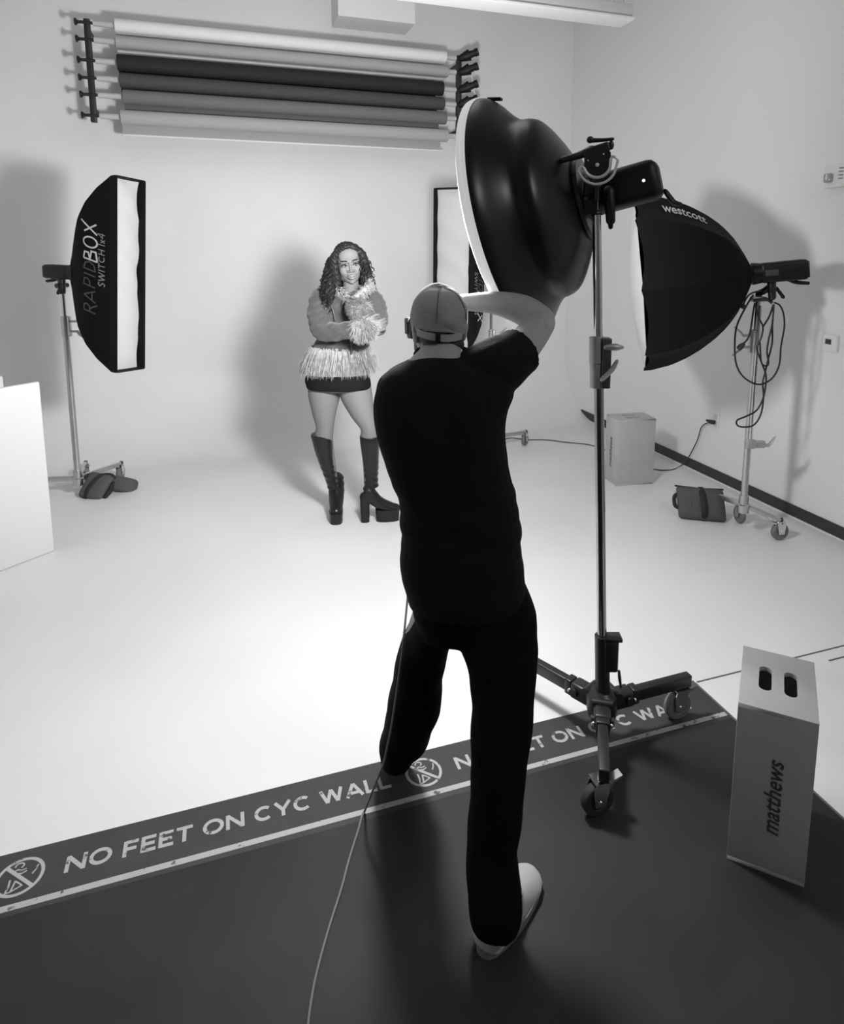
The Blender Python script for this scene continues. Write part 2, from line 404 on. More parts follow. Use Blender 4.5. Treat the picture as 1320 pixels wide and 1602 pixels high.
# ================================================================== WALL FITTINGS
def wallbox(name, label, cat, px, py, w_, h_, d_, m, extra=None):
    P = onx(px, py, XR); t = thing(name, label, cat, (XR, P[1], P[2]))
    build('plate' if name != 'fire_alarm' else 'housing', MB().box((XR-d_/2, P[1], P[2]), (d_, w_, h_), bev=.004), m, t)
    if extra: extra(t, P)
    return t
def alarm(t, P):
    build('strobe_lens', MB().box((XR-.055, P[1]+.035, P[2]-.012), (.03, .055, .055), bev=.012), mat('clear_lens', .35, .1, spec=.8), t)
    mb = MB()
    for k in range(4): mb.box((XR-.046, P[1]-.045, P[2]+.04-k*.02), (.004, .03, .006))
    build('grille', mb, mat('grille_grey', .2, .5), t)
    mb = MB().ell((XR-.073, P[1]+.030, P[2]-.008), (.006, .006, .02)); build('flash_tube', mb, WHITEP, t)
wallbox('fire_alarm', 'white fire alarm strobe high on the right wall', 'alarm', 1314, 275, .15, .14, .045, WHITEP, alarm)
def therm(t, P): build('screen', MB().box((XR-.0275, P[1]+.008, P[2]+.01), (.003, .042, .032), bev=.001), mat('lcd_dark', .04, .3), t)
wallbox('thermostat', 'small white thermostat with a dark square screen on the right wall', 'thermostat', 1302, 537, .10, .105, .026, WHITEP, therm)
wallbox('cover_plate', 'faint blank white wall plate left of the thermostat', 'wall plate', 1279, 534, .085, .12, .004, WALL)
def outl(t, P):
    for dz in (.028, -.028): build('socket', MB().box((XR-.0075, P[1], P[2]+dz), (.003, .034, .04), bev=.001), mat('socket_white', .6, .4), t)
wallbox('power_outlet', 'white power outlet low on the right wall', 'outlet', 1120, 657, .075, .12, .006, WHITEP, outl)

# ================================================================== PAPER ROLLS
YR = 6.15
xl, xr = ony(185, 120, YR)[0], ony(697, 140, YR)[0]
rolls = [(40, P1, .052, .20, 'white'), (66, P2, .050, .0, 'light grey'), (98, P3, .064, .026, 'black'), (125, P4, .058, .027, 'charcoal'), (151, P5, .058, .036, 'mid grey'), (183, P6, .058, .066, 'pale grey')]
desc = ['white backdrop paper roll, topmost of six on the back wall', 'light grey backdrop paper roll just below the white one',
        'black backdrop paper roll in the wall rack', 'charcoal backdrop paper roll just below the black one',
        'mid grey backdrop paper roll, second from the bottom of the rack', 'pale grey backdrop paper roll, lowest of the rack']
zs = []
for k, (py, m, r, drop, nm) in enumerate(rolls):
    z = ony(185, py, YR)[2]; zs.append(z); yk = YR
    dx0, dx1 = (0, .0, 0, .01, .025, 0)[k], (0, .02, -.03, -.02, .0, .015)[k]
    t = thing('paper_roll', desc[k], 'backdrop roll', ((xl+xr)/2, yk, z), 'backdrop paper rolls on the wall rack')
    build('paper', MB().lathe([(0, .024), (0, r-.004), (.004, r), (xr-xl-dx0+dx1-.004, r), (xr-xl-dx0+dx1, r-.004), (xr-xl-dx0+dx1, .024)], (xl+dx0, yk, z), (1, 0, 0), 28), m, t)
    build('core', MB().cyl((xl-.155, yk, z), (xr+.10, yk, z), .023, 16), CORE, t)
    yb = yk+(r*.96 if k else .075)
    mbp = MB().add([(xl+dx0, yb, z), (xr+dx1-.05*(k > 1), yb, z), (xr+dx1-.05*(k > 1), yb-.004, z-r-drop), (xl+dx0, yb-.004, z-r-drop)], [(0, 1, 2, 3)])
    mbp.add([(xl+dx0, yb+.002, z), (xr+dx1-.05*(k > 1), yb+.002, z), (xr+dx1-.05*(k > 1), yb-.002, z-r-drop), (xl+dx0, yb-.002, z-r-drop)], [(3, 2, 1, 0)])
    build('hanging_end', mbp, m, t, False)
    if k == 5: build('weight_bar', MB().box(((xl+xr)/2, yb-.004, z-r-drop-.006), (xr-xl-.02, .012, .014), bev=.003), WHITEP, t)
for side, xx in (('left', xl-.20), ('right', xr+.135)):
    t = thing('roll_bracket', 'black wall bracket holding the %s ends of the paper rolls' % side, 'bracket', (xx, YB, zs[3]), 'rack brackets')
    zt, zb = zs[0]+.03, zs[5]-.05
    build('post', MB().box((xx, YR+.02, (zt+zb)/2), (.045, .05, zt-zb), bev=.006), BLACKM, t)
    for zz in (zs[0]-.05, zs[5]+.05): build('standoff', MB().box((xx, (YR+.045+YB)/2-.003, zz), (.03, YB-YR-.051, .03)), BLACKM, t)
    for k, z in enumerate(zs):
        if side == 'left':
            build('hook', MB().lathe([(-.085, .0), (-.085, .026), (-.075, .028), (-.06, .012), (.0, .013), (.055, .011), (.055, 0)], (xx, YR, z), (1, 0, 0), 14), BLACKM, t)
        else:
            if k < 5:
                build('drive_knob', MB().lathe([(-.03, 0), (-.03, .03), (.06, .052), (.07, .05), (.07, .035), (.11, .03), (.12, .036), (.15, .036), (.155, 0)], (xx+.03, YR-.01, z+.01), nrm((.75, -.35, .28)), 18), BLACK, t)
            build('hook', MB().cyl((xx-.05, YR, z), (xx+.05, YR, z), .014, 12), BLACKM, t)
# pull chain by the right bracket
pts = catmull([ony(738, 118, 6.1), ony(741, 140, 6.1), ony(748, 162, 6.1), ony(756, 190, 6.1)], 6)
tag(build('pull_chain', MB().tube(pts, .004, 6), WHITEP), 'thin white pull chain hanging by the right roll bracket', 'chain')

# ================================================================== WHITE PLINTHS
P0 = onz(86, 862); Pa = onz(5, 893); d = nrm(Pa-P0); n_ = np.cross(d, EZ); n_ = n_ if n_@HF > 0 else -n_
hgt = 1.02; Wd, Dp = .62, .028
t = thing('bounce_board', 'white hinged bounce board standing at the left edge of the picture', 'bounce board', P0+d*Wd/2+n_*Dp/2)
def leaf(a, b, h):
    dd = nrm(b-a); L_ = float(np.linalg.norm(b-a)); nn = np.cross(EZ, dd); nn = nn if nn@HF > 0 else -nn
    return MB().box((a+b)/2+nn*Dp/2+EZ*(h/2+.0005), (L_, Dp, h), np.column_stack([dd, nn, EZ]), bev=.009)
hp = P0+d*Wd; q2 = onz(5, 588, hgt); q2 = V(q2[0], q2[1], 0)
build('panel', leaf(P0, hp, hgt), WHITEM, t); build('panel', leaf(hp+n_*.03, q2+n_*.0, hgt), WHITEM, t)
build('hinge_tape', MB().box(hp+d*.004+n_*.02+EZ*hgt/2, (.012, .06, hgt-.04), np.column_stack([d, n_, EZ]), bev=.003), WHITEP, t)

# ================================================================== APPLE BOXES
def apple_box(label, o3, ang, narrow_first, logo_axis):
    """box on end, 20 x 12 x 8 inches; o3: front left corner on the floor"""
    c, s = math.cos(ang), math.sin(ang); ex = V(c, s, 0); ey = V(-s, c, 0); o3 = V(o3[0], o3[1], 0)
    W_, D_ = (.203, .305) if narrow_first else (.305, .203); Hh = .508; tk = .012
    t = thing('apple_box', label, 'apple box', o3+ex*W_/2+ey*D_/2)
    pt = lambda x, y, z: o3+ex*x+ey*y+EZ*z
    A = np.column_stack([ex, ey, EZ]); e = .0015
    for nm, cc, dd in (('side_panel', (W_/2, tk/2, Hh/2), (W_, tk, Hh)), ('side_panel', (W_/2, D_-tk/2, Hh/2), (W_, tk, Hh)),
                       ('side_panel', (tk/2, D_/2, Hh/2), (tk, D_-2*tk, Hh)), ('side_panel', (W_-tk/2, D_/2, Hh/2), (tk, D_-2*tk, Hh))):
        build(nm, MB().box(pt(*cc), V(*dd)-V(0, 0, 2*tk)*0-V(0, 0, .024), A, bev=.0012), BIRCH, t)
    for z0, nm in ((Hh-tk, 'end_panel'), (0, 'end_panel')):
        cu = bpy.data.curves.new('c', 'CURVE'); cu.dimensions = '2D'; cu.fill_mode = 'BOTH'; cu.extrude = tk/2; cu.bevel_depth = .0012
        def spl(P):
            s_ = cu.splines.new('POLY'); s_.points.add(len(P)-1)
            for q, p in zip(s_.points, P): q.co = (p[0], p[1], 0, 1)
            s_.use_cyclic_u = True
        spl([(e, e), (W_-e, e), (W_-e, D_-e), (e, D_-e)])
        for sgn in (-1, 1):
            hw, hl = .0185, .062
            slot = [(hw*math.cos(a), hl-hw+hw*math.sin(a)) for a in np.linspace(0, PI, 11)]+[(hw*math.cos(a), -hl+hw+hw*math.sin(a)) for a in np.linspace(PI, 2*PI, 11)]
            if narrow_first: spl([(W_/2+sgn*.034+x, D_/2+y) for x, y in slot])
            else: spl([(W_/2+y, D_/2+sgn*.034+x) for x, y in slot])
        tmp = bpy.data.objects.new('t', cu); COL.objects.link(tmp)
        me = bpy.data.meshes.new_from_object(tmp.evaluated_get(bpy.context.evaluated_depsgraph_get())); bpy.data.objects.remove(tmp)
        co = [pt(v.co.x, v.co.y, z0+tk/2+v.co.z) for v in me.vertices]
        for v, q in zip(me.vertices, co): v.co = Vector(q)
        to_obj(nm, me, BIRCH, t, False)
    vs, fs = font_mesh('matthews', .018, .25)
    L_ = .235; mb = MB()
    if logo_axis == 'x': fn = lambda u, v: pt(W_*.63-v*L_*1.05, -.0008, .13+u*L_)
    else: fn = lambda u, v: pt(-.0008, D_*.42+v*L_*1.05, .12+u*L_)
    mb.add([fn(u, v) for u, v in vs], fs); build('printed_logo', mb, INK, t, False, recalc=False, label='dark italic word matthews running up the side')
    return t
apple_box('pale plywood apple box standing on end in the right foreground', (1.3452, 1.3691), -.7856, True, 'x')
apple_box('pale plywood apple box standing on end far back by the right wall', (2.7588, 4.1493), -.1339, False, 'y')

# ================================================================== SANDBAGS
def pillow(c, ex, ey, ez, a, b, h, p=3.2, n=28, m=14, pinch=.12):
    mb = MB(); rings = []
    for i in range(1, m):
        th = -PI/2+PI*i/m; k = abs(math.cos(th))**.55; zz = h*math.copysign(abs(math.sin(th))**1.0, math.sin(th)); r_ = []
        for j in range(n):
            f_ = 2*PI*j/n; cx, sx_ = math.cos(f_), math.sin(f_)
            x = a*math.copysign(abs(cx)**(2/p), cx); y = b*math.copysign(abs(sx_)**(2/p), sx_)
            q = 1+pinch*(abs(cx*sx_)*2)**3*(1-k*.0)
            r_.append(c+ex*x*k*q+ey*y*k*q+ez*(zz*(1-.25*(abs(x/a)*abs(y/b)))))
        rings.append(r_)
    return mb.loft(rings, True)
sl = 5.0
t = thing('sandbag', 'dark grey saddle sandbag with black strap by the left light stand', 'sandbag', onz(165, 772))
ex = nrm(RT+.25*HF); 
e1 = nrm(RT*.95-EZ*.22-HF*.1); e2 = nrm(EZ*.72+HF*.66+RT*.22); e3 = nrm(np.cross(e1, e2)); e3 = e3 if e3@HF < 0 else -e3
c = S(151, 762, s_of(onz(145, 779))+.055)
sb = build('bag', pillow(c, e1, e2, e3, .092, .100, .052, p=4.5, pinch=.08), BAGM, t)
c2 = S(194, 759, s_of(onz(200, 771))+.06)
build('bag', pillow(c2, nrm(RT*.93-EZ*.30+HF*.2), nrm(EZ*.7+HF*.7), nrm(EZ*.6-HF*.75), .090, .062, .050, p=3), BAGM, t)
st_ = lambda x, y: c+e1*x+e2*y+e3*.056*max(.25, 1-(y/.108)**4)
build('strap', MB().tube(catmull([st_(-.030, -.100), st_(-.022, -.05), st_(-.008, .02), st_(.004, .075), c+e1*.012+e2*.106, c+e1*.05+e2*.115-e3*.01, c2+EZ*.045-RT*.04, c2+EZ*.052+RT*.0], 6), .017, 8, flat=.3, ref=e3), STRAP, t)
build('handle', MB().limb([c+e1*.095+e2*.06, c+e1*.115-e2*.0+e3*.02, c+e1*.105-e2*.055+e3*.02], [.012, .018, .014], 10, 4), STRAP, t)
t = thing('sandbag', 'grey rectangular sandbag with black centre strap by the right light stand', 'sandbag', onz(1097, 816))
a = onz(1065, 812); b = onz(1133, 818); e1 = nrm(b-a); cc = (a+b)/2+EZ*.098+HF*.045
e2 = nrm(EZ*.9+HF*.42); e3 = nrm(np.cross(e1, e2))
build('bag', pillow(cc, e1, e2, e3, .150, .105, .055, p=7, pinch=.05), BAGM, t)
build('strap', MB().tube(catmull([cc-e2*.105-e3*.0+e1*.01, cc-e2*.07+e3*(.05 if e3@HF < 0 else -.05)+e1*.01, cc+e3*(.062 if e3@HF < 0 else -.062)+e1*.01, cc+e2*.07+e3*(.05 if e3@HF < 0 else -.05)+e1*.008, cc+e2*.108+e1*.006], 5), .020, 8, flat=.3, ref=e3), STRAP, t)
build('top_seam', MB().tube(catmull([cc+e2*.108-e1*.155, cc+e2*.102, cc+e2*.106+e1*.152], 6), .006, 8), STRAP, t)
build('handle', MB().tube(catmull([cc-e1*.145+e2*.055, cc-e1*.165+e2*.03, cc-e1*.165-e2*.02, cc-e1*.145-e2*.035], 6), .013, 8), STRAP, t)

# ================================================================== LIGHT STANDS
def caster(parent, P, d, r=.055, zt=.14, m=CHROME, wm=RUBG):
    """swivel caster whose wheel touches the floor under P; d: rolling direction"""
    d = nrm(d); ax = V(-d[1], d[0], 0); W = V(P[0], P[1], r)+d*.02
    c = build('caster', MB().lathe([(-.012, .0), (-.012, r*.55), (-.015, r*.6), (-.015, r*.93), (-.010, r), (.010, r), (.015, r*.93), (.015, r*.6), (.012, r*.55), (.012, 0)], W, ax, 24), wm, parent)
    mb = MB()
    for sg in (-1, 1):
        q = W+ax*.021*sg
        mb.prism([(-.018, -.014), (.018, -.014), (.026, .04), (.018, r*.95+.012), (-.03, r*.95+.012), (-.03, .04)], lambda x, y, h, q=q, sg=sg: q+d*x+EZ*y+ax*sg*(h-.0015), .003)
    mb.box(W+EZ*(r+.012)-d*.006, (.052, .05, .006), np.column_stack([d, ax, EZ])); mb.cyl(W+EZ*(r+.012)-d*.01, V(P[0], P[1], zt+.012)+d*.006, .012, 12)
    mb.cyl(W-ax*.026, W+ax*.026, .007, 10)
    mb.prism([(-.03, 0), (-.075, .018), (-.08, .026), (-.03, .012)], lambda x, y, h: W+d*x+EZ*(y+r*.85)+ax*(h-.015), .03)
    build('caster_fork', mb, m, parent)
def tee(mb, P, d, up=0):
    d = nrm(d); e = nrm(np.cross(d, EZ)); mb.cyl(P, P+d*.045, .008, 10); mb.limb([P+d*.045-e*.005, P+d*.06+EZ*up*.02, P+d*.095+EZ*up*.05], [.010, .013, .007], 8, 3, flat=.6)
def collar(parent, P, axis, h=.10, r=.024, tees=((1, 0),), side=RT, name='clamp_collar', m=STEEL):
    axis = nrm(axis); A_ = np.column_stack([nrm(side), nrm(np.cross(axis, side)), axis])
    mb = MB(); mb.lathe([(0, 0), (0, r), (h, r), (h, 0)], P, axis, 20); mb.box(np.asarray(P)+axis*h/2+nrm(side)*(r*.9), (.026, .03, h), A_, bev=.004)
    c = build(name, mb, m, parent)
    for k, up in tees:
        mb = MB(); tee(mb, np.asarray(P)+axis*h*(.5 if len(tees) == 1 else (.25 if k < 0 else .75))+nrm(side)*(r+.008), side, up); build('tee_handle', mb, ALU, c)
def stand(label, hub, top, legs, leg_len, zl, mats=(STEEL, CHROME), rad=(.019, .014), split=.62, legm=STEEL, wheel=.055, side=RT, group=None, collars=True):
    hub = np.asarray(hub, float); top = np.asarray(top, float); ax = nrm(top-V(hub[0], hub[1], zl))
    t = thing('light_stand', label, 'light stand', (hub[0], hub[1], 0), group)
    b = V(hub[0], hub[1], zl-.03); L_ = np.linalg.norm(top-b); mid = b+ax*L_*split
    build('column', MB().tube([b, mid], rad[0], 18), mats[0], t)
    build('riser', MB().tube([mid-ax*.05, top-ax*.03], rad[1], 16), mats[1], t)
    build('spigot', MB().tube([top-ax*.05, top+ax*.02], rad[1]*.6, 12), STEEL, t)
    if collars: collar(t, mid-ax*.08, ax, .14, rad[0]+.006, ((-1, -1), (1, 1)), side)
    build('hub', MB().lathe([(0, 0), (0, .034), (.05, .036), (.055, .028), (.11, .027), (.11, 0)], b-ax*.02, ax, 20), legm, t)
    for a in legs:
        a, leg_len = a if isinstance(a, tuple) else (a, leg_len)
        d = V(math.cos(a), math.sin(a), 0); P = V(hub[0], hub[1], zl); Q = V(*(P+d*leg_len)[:2], .125); d3 = nrm(Q-P); u3 = nrm(np.cross(d3, V(-d[1], d[0], 0)))
        e = V(-d[1], d[0], 0)
        lg = build('leg', MB().box((P+Q)/2+d3*.02, (np.linalg.norm(Q-P)-.03, .022, .034), np.column_stack([d3, e, u3]), bev=.004), legm, t)
        build('end_cap', MB().box(Q+d*.012, (.012, .026, .038), np.column_stack([d, e, EZ]), bev=.003), RUBBER, lg)
        caster(lg, V(Q[0], Q[1], 0)-d*.012, V(math.cos(a+.5), math.sin(a+.5), 0), wheel, .108)
    return t, ax, mid
ang = lambda d: math.atan2(d[1], d[0])
LS = onz(122, 748, .13); lbase = V(LS[0], LS[1], 0); sL = s_of(LS)
Ltop = V(LS[0], LS[1], S(101, 452, sL)[2])
stand('wheeled chrome light stand on the left side of the stage', lbase, Ltop, (ang(RT*.40+HF*.92), ang(-RT*.99-HF*.1), ang(-RT*.35+HF*.93)), .36, .13, split=.82, rad=(.021, .016))
RS = onz(1163, 789, .205); rbase = V(RS[0], RS[1], 0); sR = s_of(RS)
Rtop = V(RS[0], RS[1], S(1184, 462, sR)[2])
rw = onz(1217, 845); dleg = nrm(rw-rbase); a0 = ang(dleg)
t_r, _, _ = stand('wheeled chrome light stand beside the right wall', rbase, Rtop, (a0, ang(RT*.38+HF*.92), (ang(-RT*.20+HF*.98), .46)), float(np.linalg.norm(rw-rbase)), .205, split=.80, rad=(.020, .016), side=-RT)
mcast = onz(821, 697); mpole = S(767, 600, 5.62); mbase = V(mpole[0], mpole[1], 0); dm = nrm(mcast-mbase); am = ang(dm)
Mtop = V(mbase[0], mbase[1], S(766, 455, s_of(mbase+EZ*HC))[2])
stand('light stand behind the photographer at the back of the stage', mbase, Mtop, (am, am+2*PI/3, am-2*PI/3), float(np.linalg.norm(mcast-mbase)), .14, split=.7, rad=(.020, .015))

# ================================================================== STROBES
def strobe(label, P, fd, length=.30, wd=.105, ht=.115, up=EZ, handle=True, foot=None, fq=.38, screen=None):
    """P: centre of the front mounting ring; fd: direction the light points"""
    fd = nrm(fd); ex = nrm(np.cross(fd, up)); ez = nrm(np.cross(ex, fd)); A_ = np.column_stack([ex, fd, ez]); P = np.asarray(P, float)
    t = thing('strobe_light', label, 'strobe light', P-fd*length/2)
    build('body', MB().box(P-fd*(length/2+.03), (wd, length-.02, ht), A_, bev=.018), BLACK, t)
    build('mount_ring', MB().lathe([(-.05, 0), (-.05, .058), (-.01, .064), (.0, .064), (.0, 0)], P, fd, 28), BLACK, t)
    build('rear_panel', MB().box(P-fd*(length+.022), (wd*.82, .008, ht*.8), A_, bev=.003), mat('panel_black', .02, .3), t)
    mb = MB(); q = P-fd*(length*fq); mb.limb([q-ez*ht*.45, q-ez*(ht*.5+.04), q-ez*(ht*.5+.085)], [.026, .024, .022], 12, 3)
    mb.cyl(q-ez*(ht*.5+.045)-ex*.045, q-ez*(ht*.5+.045)+ex*.045, .016, 12); build('tilt_bracket', mb, BLACKM, t)
    if foot is not None:
        m3 = MB().limb([q-ez*(ht*.5+.02), q*.5+np.asarray(foot)*.5-ez*(ht*.25+.01), np.asarray(foot)+EZ*.012], [.020, .020, .018], 12, 4); m3.cyl(np.asarray(foot)-EZ*.035, np.asarray(foot)+EZ*.02, .019, 14); build('stand_socket', m3, BLACKM, t)
    if handle:
        q = P-fd*length*.72
        build('grip_handle', MB().limb([q-ez*ht*.45, q-ez*(ht*.62)-fd*.04, q-ez*(ht*.72)-fd*.10], [.012, .012, .010], 10, 4), BLACK, t)
        build('knob', MB().limb([P-fd*length*.5-ez*(ht*.5+.04)+ex*.03, P-fd*length*.62-ez*(ht*.5+.095)+ex*.03], [.009, .011], 8, 3), BLACK, t)
    if screen:
        sd = ex if screen > 0 else -ex
        build('display', MB().box(P-fd*length*.36+sd*wd*.5, (.003, .068, .034), A_, bev=.001), mat('display_grey', .06, .25), t)
    return t

# ================================================================== STRIP SOFTBOXES
def lerp(tab, u):
    xs, ys = zip(*tab); return float(np.interp(u, xs, ys))
HT = [(0, 1), (.3, .88), (.55, .745), (.75, .59), (.87, .38), (.95, .2), (1, .12)]
WT = [(0, 1), (.3, .95), (.55, .86), (.8, .66), (.95, .46), (1, .40)]
def strip_box(label, TL, BL, TR, BR, U, text_dir):
    c = (TL+BL+TR+BR)/4; ex = nrm((TR+BR-TL-BL)); ez = nrm((TL+TR)-(BL+BR)); ez = nrm(ez-ex*(ez@ex)); n = nrm(np.cross(ex, ez))
    if (CAM-c)@n < 0: n = -n
    W_ = np.linalg.norm(TR+BR-TL-BL)/4; H_ = np.linalg.norm(TL+TR-BL-BR)/4
    t = thing('strip_softbox', label, 'softbox', c, 'tall strip softboxes')
    def ring(hw, hh, off, k=10, rd=.03):
        rr = min(rd, hw*.4); P = []
        for cx, cz, a0_ in ((hw-rr, hh-rr, 0), (-(hw-rr), hh-rr, 90), (-(hw-rr), -(hh-rr), 180), (hw-rr, -(hh-rr), 270)):
            for a in np.linspace(a0_, a0_+90, 4): P.append(c+ex*(cx+rr*math.cos(math.radians(a)))+ez*(cz+rr*math.sin(math.radians(a)))+n*off)
        return P
    us = np.linspace(1, 0, 22)
    rg = [ring(W_*lerp(WT, u), H_*lerp(HT, u), -u*U, rd=.012) for u in us]
    mb = MB(); mb.loft(rg, True); mb.f = mb.f[:-1]; build('fabric_shell', mb, NYLON, t)
    mb = MB(); mb.loft([ring(W_, H_, -.002, rd=.012), ring(W_+.003, H_+.003, .03, rd=.012), ring(W_+.001, H_+.001, .055, rd=.012), ring(W_-.006, H_-.006, .054, rd=.012), ring(W_-.008, H_-.008, .0, rd=.012), ring(W_-.010, H_-.010, -.01, rd=.012)], False)
    build('front_lip', mb, NYLONE, t)
    nx, nz = 10, 44; vs = []
    for j in range(nz+1):
        for i in range(nx+1):
            x = -1+2*i/nx; z = -1+2*j/nz
            wv = 1+(.16*max(0, math.sin(z*7.5+1.9))+.03*math.sin(z*21))*(1 if x > .75 else 0)*-1
            b = .012*(1-x*x)*(1-z**8)+.004*math.sin(z*17+x*3)
            vs.append(c+ex*x*(W_-.011)*min(1, wv)+ez*z*(H_-.011)+n*(.008+b))
    mb = MB().add(vs, [(j*(nx+1)+i, j*(nx+1)+i+1, (j+1)*(nx+1)+i+1, (j+1)*(nx+1)+i) for j in range(nz) for i in range(nx)])
    build('diffuser_panel', mb, DIFF, t)
    zd, zo = (-1, -.10) if text_dir == 1 else (1, 0)
    def sidept(sg, u, z, h=0): return c+ex*sg*(W_*lerp(WT, u)+.0035+h)+ez*z-n*u*U
    sg = 1 if (ex@(CAM-c) > 0) else -1
    sg = text_dir if text_dir else sg
    for words, uu, zz, hh, m, th, sx in (('RAPID', .30, -.265, .27, LOGOG, .12, .078), ('BoX', .26, .068, .31, LOGOW, .12, .088), ('SWITCH 1x4', .10, -.085, .14, mat('mid_print', .26, .6), .15, .040)):
        mb = MB(); fn = lambda x, y, h, uu=uu, hh=hh, zz=zz, sx=sx: sidept(sg, uu+y*hh, zd*(zz+x*sx+y*sx*.25)+zo, h)
        write(mb, words, fn, t=th, gap=.12, space=.4, sub=4)
        build('printed_logo', mb, m, t, False, recalc=False, label='%s lettering RAPIDBOX SWITCH on the side' % ('white' if words == 'BoX' else 'grey'))
    back = c-n*U
    return t, back, n
sl1, sl2 = sL-.32, sL-.09
tb, bk, nl = strip_box('tall black strip softbox with white front on the left light stand', S(164, 273, sl1), S(180, 581, sl1), S(213, 282, sl2), S(221, 575, sl2), .41, -1)
strobe('black strobe behind the tall strip softbox on the left', bk+nl*.02, nl, .26, .085, .095, screen=-1, foot=Ltop, fq=.60)
sm1, sm2 = 5.40, 5.24
TL_ = S(683, 296, sm1); BL_ = V(TL_[0], TL_[1], S(697, 540, sm1)[2]); BR_ = S(738, 547, sm2); TR_ = V(BR_[0], BR_[1], S(731, 292, sm2)[2])
tb, bk, nm_ = strip_box('strip softbox half hidden behind the beauty dish and the photographer', TL_, BL_, TR_, BR_, .40, 1)
strobe('black strobe behind the half hidden strip softbox', bk+nm_*.02, nm_, .24, .085, .095, foot=Mtop)

# ================================================================== OCTAGONAL SOFTBOX
mt = S(1173, 429, sR-.04)
vd = nrm(V(*(ray(1005, 440)[:2]), 0)); lf = nrm(np.cross(EZ, vd))        # left of the line of sight
nO = nrm(lf*math.cos(.05)-vd*math.sin(.05)-EZ*.115); UO = .59
cO = mt+nO*UO; exO = nrm(np.cross(EZ, nO)); ezO = nrm(np.cross(nO, exO)); RO = .53
if exO@(CAM-cO) < 0: exO = -exO
RTB = [(0, 1), (.2, .955), (.36, .885), (.5, .80), (.64, .69), (.76, .57), (.86, .43), (.94, .27), (1, .12)]
t = thing('octagonal_softbox', 'large black octagonal softbox on the stand beside the right wall', 'softbox', cO)
def octp(a, u, off=0.0, lip=0.0):
    """a in facets (0 at top, towards the camera), u depth"""
    i = math.floor(a); f_ = a-i; sc_ = 1-.035*4*f_*(1-f_)*(1-.6*u)
    p = []
    for k in (i, i+1):
        th = k*PI/4; p.append(exO*math.sin(th)+ezO*math.cos(th))
    rr = RO*lerp(RTB, u)+off
    return cO+(p[0]*(1-f_)+p[1]*f_)*rr*sc_-nO*(u*UO-lip-.022*math.sin(PI*f_)*0)
def octring(u, off=0, lip=0, scal=0):
    R_ = []
    for k in range(48):
        a = k/6; f_ = a-math.floor(a); R_.append(octp(a, u, off, lip-scal*math.sin(PI*f_)))
    return R_
mb = MB(); mb.loft([octring(u) for u in np.linspace(1, .0, 24)]+[octring(0, .0, .045, .03), octring(0, -.006, .044, .03), octring(0, -.012, .0)], False); build('fabric_shell', mb, NYLON, t)
mb = MB(); rg = []
for q in (1, .9, .7, .45, .2, .02):
    rg.append([cO+(p-cO)*q+nO*(.035+.055*(1-q*q)) for p in octring(0, -.014, 0)])
mb.loft(rg, True); build('diffuser_panel', mb, DIFF, t)
vs, fs = font_mesh('westcott', .015, 0)
mb = MB().add([octp(.36+v*1.9, .20+u*.40, .006) for u, v in vs*V(1, -1)+V(0, .12)], fs)
build('printed_logo', mb, LOGOW, t, False, recalc=False, label='white word westcott on the upper panel')
strobe('black strobe behind the octagonal softbox by the right wall', mt-nO*.01, nO, .27, .11, .115, foot=Rtop, screen=1 if nrm(np.cross(nO, EZ))@(CAM-mt) > 0 else -1)
# hanging grip arm and the looped cord on the right stand
d_ = sR-.03
t = thing('grip_arm', 'thin grip arm with clamp head hanging down beside the right stand', 'grip arm', S(1186, 470, d_))
pt_ = S(1189, 478, d_); pb = V(pt_[0], pt_[1], S(1184, 692, d_)[2])
build('rod', MB().cyl(pt_, pb, .010, 12), CHROME, t)
mb = MB().box(pb+RT*.0-EZ*.01, (.055, .03, .06), np.column_stack([RT, HF, EZ]), bev=.008); mb.cyl(pb-HF*.03-EZ*.01, pb+HF*.03-EZ*.01, .024, 16); mb.box(pb+RT*.055-EZ*.012, (.07, .026, .045), np.column_stack([RT, HF, EZ]), bev=.008)
build('clamp_head', mb, ALU, t); mb = MB(); mb.limb([pb+RT*.09-EZ*.01, pb+RT*.11-EZ*.02, pb+RT*.145+EZ*.03], [.012, .015, .008], 8, 3, flat=.6); build('tee_handle', mb, ALU, t)
build('knuckle', MB().box(S(1186, 468, d_), (.09, .04, .03), np.column_stack([RT, HF, EZ]), bev=.008), ALU, t)
dc = sR-.06
t = thing('looped_cable', 'long black power cord looped over the right light stand', 'cord', S(1185, 480, dc))
def zc(L): return [S(1130+x/8.9, 440+y/8.9, dc+dd) for x, y, dd in L]
